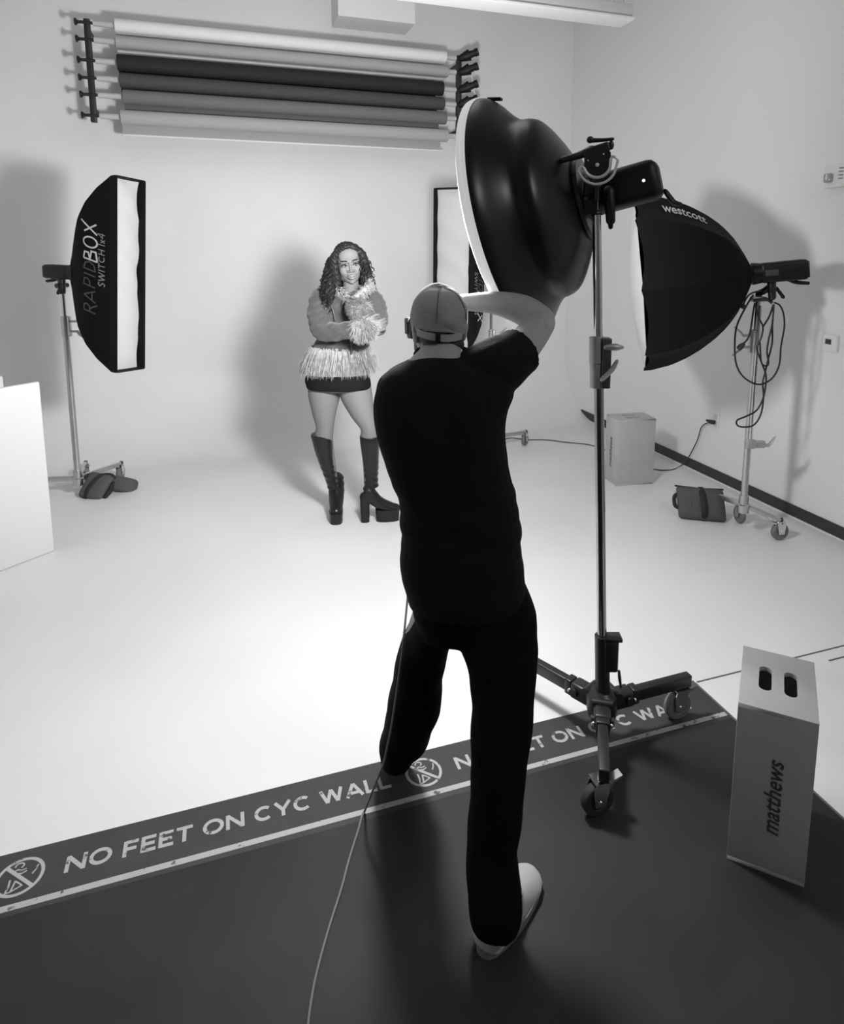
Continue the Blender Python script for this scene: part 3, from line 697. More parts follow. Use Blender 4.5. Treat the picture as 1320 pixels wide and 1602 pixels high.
loops = [[(540, 130, 0), (400, 170, 0), (330, 240, -.01), (285, 340, -.01)],
         [(430, 190, 0), (340, 330, -.01), (200, 620, -.02), (170, 900, -.03), (190, 1150, -.03), (280, 1320, -.02), (430, 1420, -.01), (560, 1430, 0), (700, 1340, .0), (790, 1160, 0), (815, 900, 0), (860, 640, 0), (850, 460, 0), (800, 340, 0), (720, 295, 0)],
         [(460, 330, -.01), (500, 500, -.02), (560, 630, -.02), (540, 780, -.02), (480, 930, -.02), (530, 1100, -.02), (600, 1290, -.02), (600, 1450, -.02), (560, 1640, -.02), (470, 1800, -.02), (330, 1880, -.02), (200, 1940, -.03), (230, 2020, -.03), (420, 2010, -.02), (530, 1860, -.02), (570, 1620, -.015), (560, 1420, -.01), (590, 1280, 0), (630, 1110, 0), (690, 860, 0), (695, 600, 0), (715, 320, 0)],
         [(560, 640, -.015), (650, 490, -.01), (710, 320, -.005)],
         [(715, 330, -.01), (690, 600, -.012), (640, 820, -.015), (620, 980, -.015), (640, 1140, -.01), (600, 1180, -.01), (540, 1120, -.015), (520, 850, -.02)],
         [(450, 300, -.01), (420, 480, -.025), (390, 680, -.03), (350, 800, -.03), (290, 870, -.03)]]
for L_ in loops: build('cord_loop', MB().tube(catmull(zc(L_), 7), .0052, 8), CABLEB, t)
for a_, b_ in (((300, 320), (265, 375)), ((300, 865), (220, 945))):
    build('plug', MB().tube(zc([(a_[0], a_[1], -.02), ((a_[0]+b_[0])/2, (a_[1]+b_[1])/2, -.02), (b_[0], b_[1], -.02)]), [.009, .017, .015], 12), RUBBER, t)
build('tie_wrap', MB().tube(catmull(zc([(430, 270, -.03), (500, 260, -.04), (600, 250, -.03), (640, 260, 0), (690, 300, 0)]), 4), .010, 8), RUBBER, t)
# floor lead to the outlet
Po = onx(1112, 660, XR-.03)
pts = [mbase+V(.02, .0, .03), onz(793, 686, .004), onz(825, 688, .004), onz(852, 688, .004), onz(885, 692, .004), onz(930, 698, .004), onz(985, 722, .004), onz(1022, 734, .004), onz(1050, 735, .004), onz(1066, 728, .004)]
wallp = onx(1077, 715, XR-.03); wallp2 = onx(1090, 690, XR-.03); wallp3 = onx(1098, 667, XR-.03)
pts += [wallp, wallp2, wallp3, Po]
for p in pts: p[2] = max(p[2], .005)
t = thing('extension_lead', 'thin dark lead running across the floor to the wall outlet', 'cord', onz(930, 698))
build('lead', MB().tube(catmull(pts, 8), .0045, 8), mat('lead_grey', .06, .5), t); build('plug', MB().tube([Po-V(.0, -.05, -.0), Po, Po+V(.024, -.02, 0)], [.008, .017, .015], 12), RUBBER, t)

# ================================================================== KEY LIGHT: STAND, STROBE, BEAUTY DISH
sP = 2.24
hub = onz(941, 1098, .15); hub0 = V(hub[0], hub[1], 0); sP = s_of(hub)
ptop = S(933, 318, sP); axp = nrm(ptop-hub)
t = thing('rolling_stand', 'heavy black and chrome rolling stand carrying the beauty dish', 'light stand', hub0)
pz = lambda y: S(933+(y-318)*8.5/680, y, sP)
build('lower_tube', MB().tube([pz(1010), pz(600)], .0165, 20), mat('dark_chrome', .40, .14, metal=1), t)
build('upper_tube', MB().tube([pz(600), pz(336)], .0145, 20), CHROME, t)
build('spigot', MB().tube([pz(345), pz(288)], .008, 14), CHROME, t)
mb = MB()
for y in (330, 335): mb.lathe([(-.003, 0), (-.003, .0185), (.003, .0185), (.003, 0)], pz(y), axp, 20)
build('stop_rings', mb, BLACKM, t)
Pc = pz(606); hC = float(np.linalg.norm(pz(527)-Pc)); A_ = np.column_stack([nrm(np.cross(HF, axp))*1, np.cross(axp, nrm(np.cross(HF, axp))), axp])
mb = MB().lathe([(0, 0), (0, .024), (hC*.47, .024), (hC*.47, .021), (hC*.5, .021), (hC*.5, .026), (hC, .024), (hC, 0)], Pc-RT*.006, axp, 22)
col = build('clamp_collar', mb, ALU, t)
build('clamp_block', MB().box(Pc+axp*hC*.5+RT*.020-HF*.01, (.030, .045, hC*.98), np.column_stack([RT, HF, EZ]), bev=.004), mat('dark_cast', .10, .4, metal=.5), col)
mb = MB(); q = pz(541)+RT*.02-HF*.03; mb.limb([q, q+RT*.03, q+RT*.052], [.010, .0125, .006], 10, 3); build('tee_handle', mb, ALU, col)
mb = MB(); q = pz(588)+RT*.004-HF*.045; mb.limb([q, q+RT*.028+EZ*.03, q+RT*.042+EZ*.055], [.012, .014, .010], 10, 3, flat=.6); build('tee_handle', mb, ALU, col)
# black column foot
mb = MB().tube([pz(1132), pz(994)], .026, 20); mb.box((pz(1000)+pz(1045))/2+RT*.028-HF*.0, (.052, .05, .12), np.column_stack([RT, HF, EZ]), bev=.008); mb.box(pz(997)+RT*.034, (.07, .05, .014), np.column_stack([RT, HF, EZ]), bev=.004)
build('column_foot', mb, BLACKM, t)
mb = MB().lathe([(-.05, 0), (-.05, .05), (-.02, .055), (.03, .055), (.05, .035), (.05, 0)], hub, axp, 24); build('hub', mb, BLACKM, t)
build('brake_lever', MB().limb([pz(1050)+RT*.06, pz(1062)+RT*.062, pz(1075)+RT*.066-HF*.0], [.005, .006, .004], 8, 3), BLACKM, t)
fr = onz(945, 1216, .15); rt_ = onz(1078, 1062, .15); lf_ = onz(838, 1040, .15); lf_ = hub+(lf_-hub)*1.5
for Q, cl in ((fr, .02), (rt_, .0), (lf_, 0)):
    Q = V(Q[0], Q[1], .15); d = nrm(Q-hub); e = V(-d[1], d[0], 0); Lg = float(np.linalg.norm(Q-hub)); A_ = np.column_stack([d, e, EZ])
    lg = build('leg', MB().box(hub+d*(Lg/2+.02), (Lg-.04, .034, .048), A_, bev=.005), BLACKM, t)
    build('hinge_block', MB().box(hub+d*.075, (.09, .058, .062), A_, bev=.010).cyl(hub+d*.10-e*.04, hub+d*.10+e*.04, .016, 14).cyl(hub+d*.05-e*.036+EZ*.03, hub+d*.05+e*.036+EZ*.03, .014, 14).box(hub+d*.135, (.03, .046, .06), A_, bev=.006), BLACKM, lg)
    mb = MB(); mb.ell(hub+d*.12-e*.030, .008).ell(hub+d*.12+e*.030, .008); build('bolt', mb, CHROME, lg)
    caster(lg, V(Q[0], Q[1], 0)-d*.03, nrm(-RT*.9-HF*.3) if Q is not None else d, .055, .125, CHROME, RUBBER if cl else RUBG)

th = math.radians(17)
cD = S(796, 344, 2.42); dv = nrm(ray(796, 344)); e1 = nrm(RT-dv*(RT@dv)); e2 = nrm(np.cross(e1, dv))
fd = nrm((-e1*.964-e2*.266)*math.cos(th)+dv*math.sin(th)); bd = -fd
t = thing('beauty_dish', 'glossy black beauty dish glowing towards the model', 'beauty dish', cD)
DU = 1.0
prof = [(.0, .412), (.004, .420), (.03, .418), (.055, .398), (.082, .362), (.108, .332), (.132, .314), (.16, .308), (.185, .296), (.208, .268), (.228, .234), (.246, .200), (.262, .165), (.272, .135), (.278, .11), (.282, .09)]
Q = catmull([(u*DU, r, 0) for u, r in prof], 4)
build('reflector_shell', MB().lathe([(u, r) for u, r, _ in Q]+[(.282, .080), (.262, .11), (.235, .20), (.20, .265), (.15, .295), (.10, .33), (.02, .405), (.0, .412)], cD, bd, 72), GLOSSB, t)
bd0 = bd
build('rim_band', MB().lathe([(.026, .422), (.026, .4245), (.013, .4255), (.011, .4235), (.009, .4255), (-.004, .424), (-.008, .416), (.0, .415), (.005, .421), (.026, .422)], cD, bd, 96), BORDER, t, label='pale elastic edge of the cloth cover')
build('diffusion_cloth', MB().lathe([(-.006-.095*(1-(r/.419)**2), r) for r in (.419, .405, .38, .34, .26, .18, .08, .004)], cD, bd, 96), GLOW, t, label='glowing white cloth over the mouth of the dish')
pl = bpy.data.lights.new('added_fill_point', 'POINT'); pl.energy = 125; pl.shadow_soft_size = .13  # added unseen point light ahead of the dish, brightens the right wall
po = bpy.data.objects.new('added_fill_point', pl); COL.objects.link(po); po.location = Vector(cD+fd*.30+EZ*.06)
sp = bpy.data.lights.new('added_wall_spot', 'SPOT'); sp.energy = 215; sp.spot_size = math.radians(125); sp.spot_blend = 1.0; sp.shadow_soft_size = .16  # added unseen spot beside the cloth, lifts the back wall over the floor
so_ = bpy.data.objects.new('added_wall_spot', sp); COL.objects.link(so_); so_.location = Vector(cD+fd*.14)
so_.rotation_euler = (Vector((.3, 6.4, 1.9))-so_.location).to_track_quat('-Z', 'Y').to_euler()
eu = nrm(e2-fd*(e2@fd)); ct = nrm(bd*.95-eu*.30); build('rim_clip', MB().box(cD+bd*.042+eu*.416, (.062, .03, .010), np.column_stack([ct, nrm(np.cross(eu, ct)), nrm(np.cross(ct, nrm(np.cross(eu, ct))))]), bev=.004), BLACK, t)
build('speed_ring', MB().lathe([(.268, .085), (.268, .140), (.277, .144), (.288, .140), (.292, .09), (.303, .08), (.303, 0)], cD, bd, 40), BLACKM, t)
for sgn in (1, -1):
    build('ring_catch', MB().box(cD+bd*.280-dv*.125+e2*.03*sgn, (.05, .02, .05), np.column_stack([fd, dv, e2]), bev=.006), BLACK, t)
ringP = cD+bd*.295
t = thing('strobe_light', 'black strobe with round tilt bracket mounted on the beauty dish', 'strobe light', ringP)
exs = nrm(np.cross(fd, EZ)); exs = exs if exs@dv < 0 else -exs; ezs = nrm(np.cross(exs, fd)); ezs = ezs if ezs[2] > 0 else -ezs
A_ = np.column_stack([bd, exs, ezs])
body = ringP+bd*.150
build('body', MB().box(body-bd*.015, (.195, .115, .130), A_, bev=.03), BLACK, t)
build('mount_ring', MB().lathe([(-.0, 0), (0, .07), (.05, .066), (.05, 0)], ringP, bd, 28), BLACK, t)
build('carry_handle', MB().limb([body+bd*.090-ezs*.05, body+bd*.105-ezs*.085, body+bd*.120-ezs*.095], [.014, .016, .012], 10, 3, flat=.6), BLACK, t)
build('status_light', MB().ell(body+bd*.035+exs*.0585, .005), mat('pilot_glow', .8, .4, emit=1.2), t)
build('pistol_grip', MB().limb([S(952, 300, sP), S(954, 325, sP-.01), S(955, 345, sP-.01)], [.020, .017, .015], 12, 3).limb([S(955, 349, sP-.01), S(955, 355, sP-.01)], [.009, .008], 10, 2), BLACK, t)
# tilt bracket facing the camera
bc = S(934, 258, sP-.055)
nb = nrm(CAM-bc); ub = nrm(EZ-nb*(EZ@nb)); rb = nrm(np.cross(ub, nb)); kk = ppm(bc)
bp = lambda x, y, h=0: bc+rb*(x-934)*kk-ub*(y-258)*kk+nb*h
mb = MB(); mb.prism([(934+20*math.cos(a), 260+24*math.sin(a)) for a in np.linspace(0, PI, 18)]+[(914, 246), (920, 236), (946, 232), (954, 240)], lambda x, y, h: bp(x, y, h), .018); build('bracket_plate', mb, BLACKM, t)
def U(r1, tube):
    P_ = [(934+r1*math.cos(a), 256+r1*.95*math.sin(a)) for a in np.linspace(-.15, PI-.15, 22)]
    return P_
mb = MB()
mb.tube([bp(x, y, .020) for x, y in [(961, 247), (956, 246), (954, 250)]+[(934+20*math.cos(a), 258+19*math.sin(a)) for a in np.linspace(.05, PI-.3, 16)]+[(911, 260), (907, 263), (906, 268)]], .0048, 8)
mb.tube([bp(x, y, .020) for x, y in [(961, 247), (965, 252), (962, 264)]+[(934+29*math.cos(a), 258+29*math.sin(a)) for a in np.linspace(.45, PI-.5, 16)]+[(906, 268)]], .0042, 8)
build('slotted_arc', mb, mat('bright_metal', .78, .35, metal=.3), t, label='bright metal slotted arc of the bracket')
mb = MB(); mb.ell(bp(934, 258, .022), (.0065, .0065, .0065)); 
for x, y in ((920, 251), (943, 242), (911, 256)): mb.ell(bp(x, y, .020), .0026)
build('bolt', mb, mat('bright_metal', .78, .35, metal=.3), t)
mb = MB(); mb.limb([bp(922, 221, .0), bp(940, 221, 0), bp(956, 220, 0)], [.008, .006, .005], 10, 3); mb.ell(bp(922, 220, 0), .011); build('lock_lever', mb, BLACKM, t)
mb = MB(); mb.box(bp(932, 236, -.01), (.085, .030, .05), np.column_stack([nrm(rb*.95+ub*.28), nrm(ub*.95-rb*.28), nb]), bev=.008); mb.limb([bp(880, 249, -.02), bp(905, 243, -.02), bp(925, 236, -.01)], [.010, .012, .016], 10, 3); mb.ell(bp(954, 229, 0), (.009, .009, .014)); mb.cyl(bp(934, 288, .002), bp(935, 312, .004), .0085, 12)
mb.box(bp(934, 284, .004), (.03, .03, .03), np.column_stack([rb, ub, nb]), bev=.006)
build('tilt_head', mb, BLACKM, t)

# ================================================================== PEOPLE
def sec(xL, xR, y, s, dr, n=28, p=2.4, tilt=0.0, dirx=None, sh=0.0):
    """horizontal body section: outline columns xL..xR at picture row y, distance s, half thickness dr"""
    c = S((xL+xR)/2, y, s); hw = (xR-xL)/2*ppm(c); ex = RT if dirx is None else nrm(dirx); ey = nrm(np.cross(EZ, ex)); r = []
    for j in range(n):
        a = 2*PI*j/n; cx, sx_ = math.cos(a), math.sin(a)
        r.append(c+ex*hw*math.copysign(abs(cx)**(2/p), cx)+ey*dr*math.copysign(abs(sx_)**(2/p), sx_)+EZ*(tilt*hw*cx+sh*dr*sx_))
    return r
def smooth_secs(L_, k=5, **kw):
    Q = catmull(np.array(L_, float), k); return [sec(*q, **kw) for q in Q]
def hand(mb, wrist, d, palm, side, size=1.0, curl=.6, thumb=1.0, spread=.10, fists=None):
    """palm and five bent fingers. d: wrist->knuckles, palm: palm facing, side: towards the thumb"""
    d = nrm(d); palm = nrm(palm-d*(palm@d)); side = nrm(np.cross(d, palm)) * (1 if np.cross(d, palm)@side > 0 else -1); z = size
    w_ = np.asarray(wrist, float)
    mb.limb([w_-d*.02*z, w_+d*.02*z], [.024*z, .027*z], 12, 3, flat=.75, ref=palm)
    A_ = np.column_stack([side, d, palm]); mb.ell(w_+d*.055*z, (.042*z, .052*z, .017*z), A_)
    mb.ell(w_+d*.075*z, (.041*z, .030*z, .015*z), A_)
    for i, (off, L_) in enumerate(((.030, .078), (.010, .088), (-.011, .082), (-.030, .064))):
        p = w_+d*.088*z+side*off*z; dr = nrm(d+side*off*spread*30*.3); pts = [p-dr*.02*z, p]; r = [.0095*z, .0093*z]
        cu = curl*(1+.08*i); a = 0
        for fr_, rr in ((.45, .0088), (.30, .008), (.25, .0068)):
            a += cu; q = dr*math.cos(a)+palm*math.sin(a); p = p+q*L_*z*fr_; pts.append(p); r.append(rr*z)
        mb.limb(pts, r, 10, 3)
    p = w_+d*.028*z+side*.030*z+palm*.006*z; q = nrm(side*.75+d*.6+palm*.25*thumb); pts = [p, p+q*.035*z]
    q2 = nrm(side*.25+d*.85+palm*.45*thumb); pts += [pts[-1]+q2*.03*z, pts[-1]+q2*.03*z+nrm(d*.9+palm*.4-side*.1)*.026*z]
    mb.limb(pts, [.014*z, .0115*z, .010*z, .0085*z], 10, 3)
def head_shape(mb, H, z=1.0, fem=True):
    """H(x, y, z): local -> world; x to the figure's left, y out of the face, z up"""
    A_ = np.column_stack([H(1, 0, 0)-H(0, 0, 0), H(0, 1, 0)-H(0, 0, 0), H(0, 0, 1)-H(0, 0, 0)])
    E_ = lambda c, r: mb.ell(H(*c), r, A_, 20, 14)
    E_((0, -.012, .038), (.074, .093, .088)); E_((0, .018, -.028), (.065, .072, .085)); E_((0, .034, -.060), (.050, .048, .050))
    E_((0, .062, -.093), (.021, .018, .018)); E_((0, .058, .055), (.056, .034, .050))
    for s_ in (-1, 1):
        E_((s_*.036, .054, -.028), (.026, .028, .032)); E_((s_*.030, .080, .024), (.026, .011, .008)); E_((s_*.043, .012, -.062), (.018, .034, .032))
        E_((s_*.013, .091, -.031), (.0085, .010, .0075)); E_((s_*.074, -.010, -.008), (.010, .020, .032)); E_((s_*.080, -.016, .008), (.008, .016, .016)); E_((s_*.074, -.004, -.030), (.008, .010, .012))
    mb.limb([H(0, .086, .018), H(0, .094, -.008), H(0, .103, -.027)], [.0075, .0075, .0105], 10, 4)
    E_((0, .084, -.062), (.024, .016, .018))
def strands(mb, roots, dirs, L_, r, bend, n=4, wob=.0, seed=1):
    g = np.random.default_rng(seed)
    for p, d, l in zip(roots, dirs, L_):
        rs_ = [r*q_ for q_ in (1, 1.1, .95, .75, .5, .15)] if n == 5 else [r, r*1.1, r*.85, r*.5, r*.12]
        d = nrm(d); q = np.asarray(p, float); pts = [q]; s_ = nrm(g.normal(size=3)); 
        for i in range(n):
            d = nrm(d+bend/n+s_*wob*math.sin(i*2.1+l*90)); q = q+d*l/n; pts.append(q)
        mb.tube(pts, rs_[:n+1], 3)

# ------------------------------------------------------------------ the model
SW = s_of((.79, 4.14, 0)); kW = ppm(S(545, 500, SW))
W = lambda x, y, ds=0: S(x, y, SW+ds)
wo = thing('person', 'woman in fur-trimmed coat, black mini skirt and platform boots posing on the white stage', 'person', V(*W(550, 700)[:2], 0))
Hc = W(545.5, 413.5, .02); fyaw = math.radians(14); fp = math.radians(-5); fr_ = math.radians(8)
fy = nrm((-HF*math.cos(fyaw)+RT*math.sin(fyaw))*math.cos(fp)+EZ*math.sin(fp)); fx = nrm(np.cross(fy, EZ)); fx = fx if fx@RT > 0 else -fx
fz = nrm(np.cross(fx, fy)); fz = fz if fz[2] > 0 else -fz
fx, fz = fx*math.cos(fr_)+fz*math.sin(fr_), fz*math.cos(fr_)-fx*math.sin(fr_)
HW_ = lambda x, y, z: Hc+fx*x*1.09+fy*y*1.02+fz*z*1.05
mb = MB(); head_shape(mb, HW_)
mb.limb([W(549, 442, .03), W(548, 455, .04), W(546, 470, .05)], [.050, .052, .066], 16, 4)
mb.loft(smooth_secs([(520, 566, 458, SW+.05, .06), (505, 580, 466, SW+.05, .075), (502, 582, 490, SW+.04, .095), (503, 578, 520, SW+.03, .10), (500, 574, 545, SW+.03, .10), (492, 572, 570, SW+.03, .115), (488, 575, 592, SW+.04, .12), (492, 575, 610, SW+.04, .105)]))
mb.limb([W(508, 590, .04), W(507, 618, .04), W(507, 645, .03), W(508, 668, .03), W(506, 690, .05), W(513, 725, .08), W(520, 758, .10)], [.100, .102, .078, .058, .060, .050, .036], 44, 6)
mb.limb([W(552, 590, .04), W(557, 616, .03), W(567, 645, .0), W(577, 668, -.02), W(578, 690, .0), W(579, 725, .02), W(578, 760, .02)], [.098, .103, .078, .056, .060, .048, .036], 44, 6)
tA = onz(526, 814); dA_ = nrm(V(*(-HF*.95+RT*.12)[:2], 0)); mb.limb([W(520, 758, .10), V(*(tA-dA_*.14)[:2], .17), V(*(tA-dA_*.05)[:2], .095), V(*(tA+dA_*.03)[:2], .075)], [.034, .030, .024, .018], 12, 3)
mb.limb([W(578, 760, .02), W(582, 778, .03), W(596, 798, .05)], [.034, .026, .020], 12, 3)
# arms under the sleeves
shR, elR, wrR = W(499, 463, .04), W(508, 518, -.10), W(556, 517, -.21)
shL, elL, wrL = W(583, 466, .03), W(590, 514, -.09), W(568, 489, -.175)
mb.limb([shR, (shR+elR)/2+RT*.012, elR, (elR+wrR)/2, wrR], [.046, .042, .036, .034, .027], 14, 4); mb.limb([shL, (shL+elL)/2, elL, (elL+wrL)/2, wrL], [.046, .042, .036, .033, .026], 14, 4)
hand(mb, W(574, 514, -.215), RT*.9+EZ*.18+HF*.35, HF*1.0-RT*.2, EZ, .98, .5)
hand(mb, W(566, 488, -.180), -RT*.8+EZ*.30-HF*.05, HF*.9+EZ*.1, EZ, .92, .75)
body = fuse('body', mb, SKINW, wo, .0032, 8)
# face details
Af = np.column_stack([fx, fy, fz])
for s_ in (-1, 1):
    mb = MB().ell(HW_(s_*.030, .079, .003), (.0150, .0085, .0074), Af, 14, 8); e = build('eye', mb, EYEW, wo)
    build('iris', MB().ell(HW_(s_*.030+.002, .0855, .0025), (.0064, .0032, .0064), Af, 12, 8), DKEYE, e)
    build('lashes', MB().limb([HW_(s_*.047, .076, .005), HW_(s_*.037, .0855, .0108), HW_(s_*.026, .0875, .0108), HW_(s_*.0155, .083, .003)], [.0022, .0034, .0034, .0018], 8, 3), HAIRW, e)
    build('eyebrow', MB().limb([HW_(s_*.052, .073, .022), HW_(s_*.038, .089, .0315), HW_(s_*.017, .0945, .0290)], [.0022, .0042, .0038], 8, 4), HAIRW, wo)
mb = MB().limb([HW_(-.024, .0925, -.061), HW_(-.009, .1025, -.0555), HW_(0, .1035, -.0575), HW_(.009, .1025, -.0555), HW_(.024, .0925, -.061)], [.0025, .0062, .006, .0062, .0025], 10, 3)
mb.limb([HW_(-.022, .092, -.064), HW_(0, .103, -.0705), HW_(.022, .092, -.064)], [.003, .0082, .003], 10, 4); build('lips', mb, LIP, wo)
# hair: a mass behind the face and loose curls
mb = MB()
mb.ell(HW_(0, -.026, .045), (.090, .098, .092), Af, 24, 16)
for s_, zz, rr in ((-1, .0, .040), (1, .0, .026)):
    mb.limb([HW_(s_*.045, .045, .100), HW_(s_*.076, .025, .050), HW_(s_*.084, .01, -.010), HW_(s_*.086, .008, -.075), HW_(s_*.090, .01, -.14)], [.022, .030, .036, .038, .030], 14, 5)
mb.limb([HW_(-.09, -.03, .02), HW_(-.115, -.02, -.06), HW_(-.135, .02, -.13), HW_(-.14, .05, -.18)], [.04, .05, .052, .030], 14, 5)
mb.limb([HW_(.055, -.04, .02), HW_(.065, -.03, -.08), HW_(.07, .0, -.15)], [.04, .035, .025], 14, 5)
mb.limb([HW_(0, -.08, .02), HW_(0, -.09, -.08), HW_(0, -.09, -.17)], [.07, .085, .06], 16, 5)
mb.limb([HW_(-.050, .052, .088), HW_(-.02, .066, .108), HW_(.02, .066, .108), HW_(.050, .052, .088)], [.016, .016, .016, .016], 10, 4)
def hairpost(co, no):
    l = (co-Hc)@Af; n_ = .0035*np.sin(l[:, 2]*190+l[:, 0]*80)*np.sin(l[:, 0]*160+l[:, 1]*120)
    return co+no*n_[:, None]
hair = fuse('hair', mb, HAIRW, wo, .005, 3, post=hairpost)
mb = MB(); g = np.random.default_rng(3)
for i in range(170):
    a = g.uniform(-2.6, 2.6); 
    if abs(a) < .75: a = math.copysign(abs(a)+.75, a)
    r0 = HW_(math.sin(a)*.088, -.01+math.cos(a)*.075*.6, g.uniform(-.06, .06)); left = math.sin(a) < 0
    ln = g.uniform(.14, .27) if left else g.uniform(.12, .20); k_ = 26; ph = g.uniform(0, 6.3); pts = []
    out = nrm(fx*math.sin(a)*(.5 if left else .05)+fy*.22*math.cos(a)+fy*.12); rad_ = g.uniform(.006, .013)
    for j in range(k_):
        q = j/(k_-1); b = q*ln/.045*2*PI+ph; p = r0-EZ*ln*q+out*(.055*math.sin(q*1.6)+.03*q)+(fx*math.cos(b)+fy*math.sin(b))*rad_*min(1, q*3)
        pts.append(p)
    mb.tube(pts, [.0034*(1-.5*(j/(k_-1))**2) for j in range(k_)], 5)
build('curls', mb, HAIRW, hair)
# skirt
mb = MB().loft(smooth_secs([(494, 574, 545, SW+.03, .115), (486, 574, 572, SW+.035, .128), (478, 578, 590, SW+.04, .135), (479, 580, 600, SW+.04, .137), (481, 580.5, 606, SW+.04, .134)], tilt=0))
build('mini_skirt', mb, SKIRT, wo)
# coat
mb = MB(); mb.loft(smooth_secs([(532, 566, 452, SW+.06, .05), (512, 578, 460, SW+.055, .085), (497, 590, 470, SW+.05, .105), (494, 592, 486, SW+.045, .122), (497, 588, 508, SW+.04, .128), (495, 580, 530, SW+.035, .125), (489, 577, 545, SW+.03, .126), (484, 577, 552, SW+.03, .132)]), True)
mb.ell(W(502, 466, .04), .062); mb.ell(W(583, 468, .03), .058)
def coatpost(co, no):
    r_ = (co-W(540, 500))@RT; z_ = co[:, 2]
    return co+no*(.0028*np.sin(z_*70+r_*55)+.002*np.sin(z_*130-r_*90))[:, None]
coat = fuse('coat', mb, COAT, wo, .005, 3, post=coatpost)
for pts, rr in (([W(501, 468, .03), W(499, 490, -.01), W(503, 512, -.085), W(514, 520, -.125), W(535, 518, -.18), W(556, 516, -.215)], [.066, .073, .070, .062, .054, .050]),
                ([W(584, 470, .02), W(590, 490, -.02), W(590, 511, -.085), W(583, 505, -.125), W(572, 492, -.165)], [.064, .068, .060, .054, .048])):
    mb = MB().limb(pts, rr, 20, 7); fuse('sleeve', mb, COAT, wo, .005, 2, post=coatpost)
# open collar, button band
build('front_edge', MB().limb([W(556, 466, -.085), W(552, 485, -.105), W(549, 505, -.105), W(549, 530, -.105), W(550, 552, -.108)], [.010]*5, 10, 5, flat=.5, ref=RT), mat('coat_edge', .09, .8), coat)
build('seam', MB().limb([W(516, 473, -.055), W(521, 487, -.08), W(524, 502, -.10)], [.003, .004, .003], 8, 5), mat('coat_edge', .09, .8), coat)
# fur trims
def furhem():
    mb = MB(); g = np.random.default_rng(11); ro, di, le = [], [], []
    for i in range(4600):
        a = g.uniform(0, 2*PI); row = g.uniform(0, 1)
        if abs(math.atan2(math.sin(a+PI/2-.13), math.cos(a+PI/2-.13))) < .06: continue
        yy = 540.5+row*22; base = sec(486-row*9, 577+row*2, yy+(9*math.cos(a)*0), SW+.03, .128+.012*row, n=4)
        c = (base[0]+base[2])/2; hx = np.linalg.norm(base[0]-base[2])/2; d_ = .130+.012*row
        p = c+RT*hx*math.cos(a)+HF*d_*math.sin(a); o_ = nrm(RT*math.cos(a)*d_+HF*math.sin(a)*hx)
        ro.append(p-EZ*.012*math.cos(a+.2)*0); di.append(o_*g.uniform(.15, .75)-EZ*1.0+g.normal(size=3)*.20); le.append(g.uniform(.06, .122))
    strands(mb, ro, di, le, .0019, -EZ*.7, n=5, wob=.3, seed=5); return mb
c_fur = build('fur_hem', furhem(), FUR, wo, False, 'long pale fur fringe round the hem')
build('fur_backing', MB().loft(smooth_secs([(486, 577, 545, SW+.03, .130), (480, 579, 553, SW+.03, .140), (476, 581, 570, SW+.035, .147), (478, 579, 583, SW+.04, .142)])), FUR, c_fur)
def furball(C, r, ax, n_, seed, ln=(.04, .085), rad=.45, jit=.3, wob=.4):
    mb = MB(); g = np.random.default_rng(seed); ro, di, le = [], [], []; ax = np.asarray(ax, float)
    for i in range(n_):
        v = nrm(g.normal(size=3)); p = C+v*r*g.uniform(.82, 1.0)
        ro.append(p); di.append(v*rad+ax+g.normal(size=3)*jit); le.append(g.uniform(*ln))
    strands(mb, ro, di, le, .0017, ax*.35-EZ*.25, n=5, wob=wob, seed=seed+1); mb.ell(C, r*.97, n=24, m=16); return mb
build('fur_cuff', furball(W(567, 511, -.225), np.array([.056, .056, .050]), RT*.25-EZ*.55-HF*.1, 3800, 21, (.03, .075)), FUR, wo, False)
build('fur_cuff', furball(W(562, 483, -.185), np.array([.054, .058, .046]), -RT*.18-EZ*.30-HF*.15, 3200, 31, (.02, .05), .4, .45, .7), mat('grey_fur', .22, .7, noise=.25, nscale=40), wo, False)
mb = MB(); g = np.random.default_rng(41); ro, di, le = [], [], []
for P_, n_ in ((catmull([W(575, 440, -.02), W(575, 449, -.05), W(566, 458, -.10), W(558, 468, -.12), W(555, 480, -.125)], 8), 1300), (catmull([W(530, 452, -.02), W(538, 463, -.07), W(546, 474, -.11)], 8), 200)):
    for i in range(n_):
        q = P_[g.integers(len(P_))]; v = nrm(g.normal(size=3)); ro.append(q+v*.018); di.append(v*.5+RT*.15-EZ*.45+g.normal(size=3)*.3); le.append(g.uniform(.02, .045))
strands(mb, ro, di, le, .0017, -EZ*.3, n=5, wob=.5, seed=9)
mb.limb([W(575, 440, -.02), W(575, 450, -.05), W(566, 458, -.10), W(558, 468, -.12), W(555, 480, -.125)], [.012, .022, .024, .024, .02], 12, 5)
build('fur_collar', mb, FUR, coat, False)
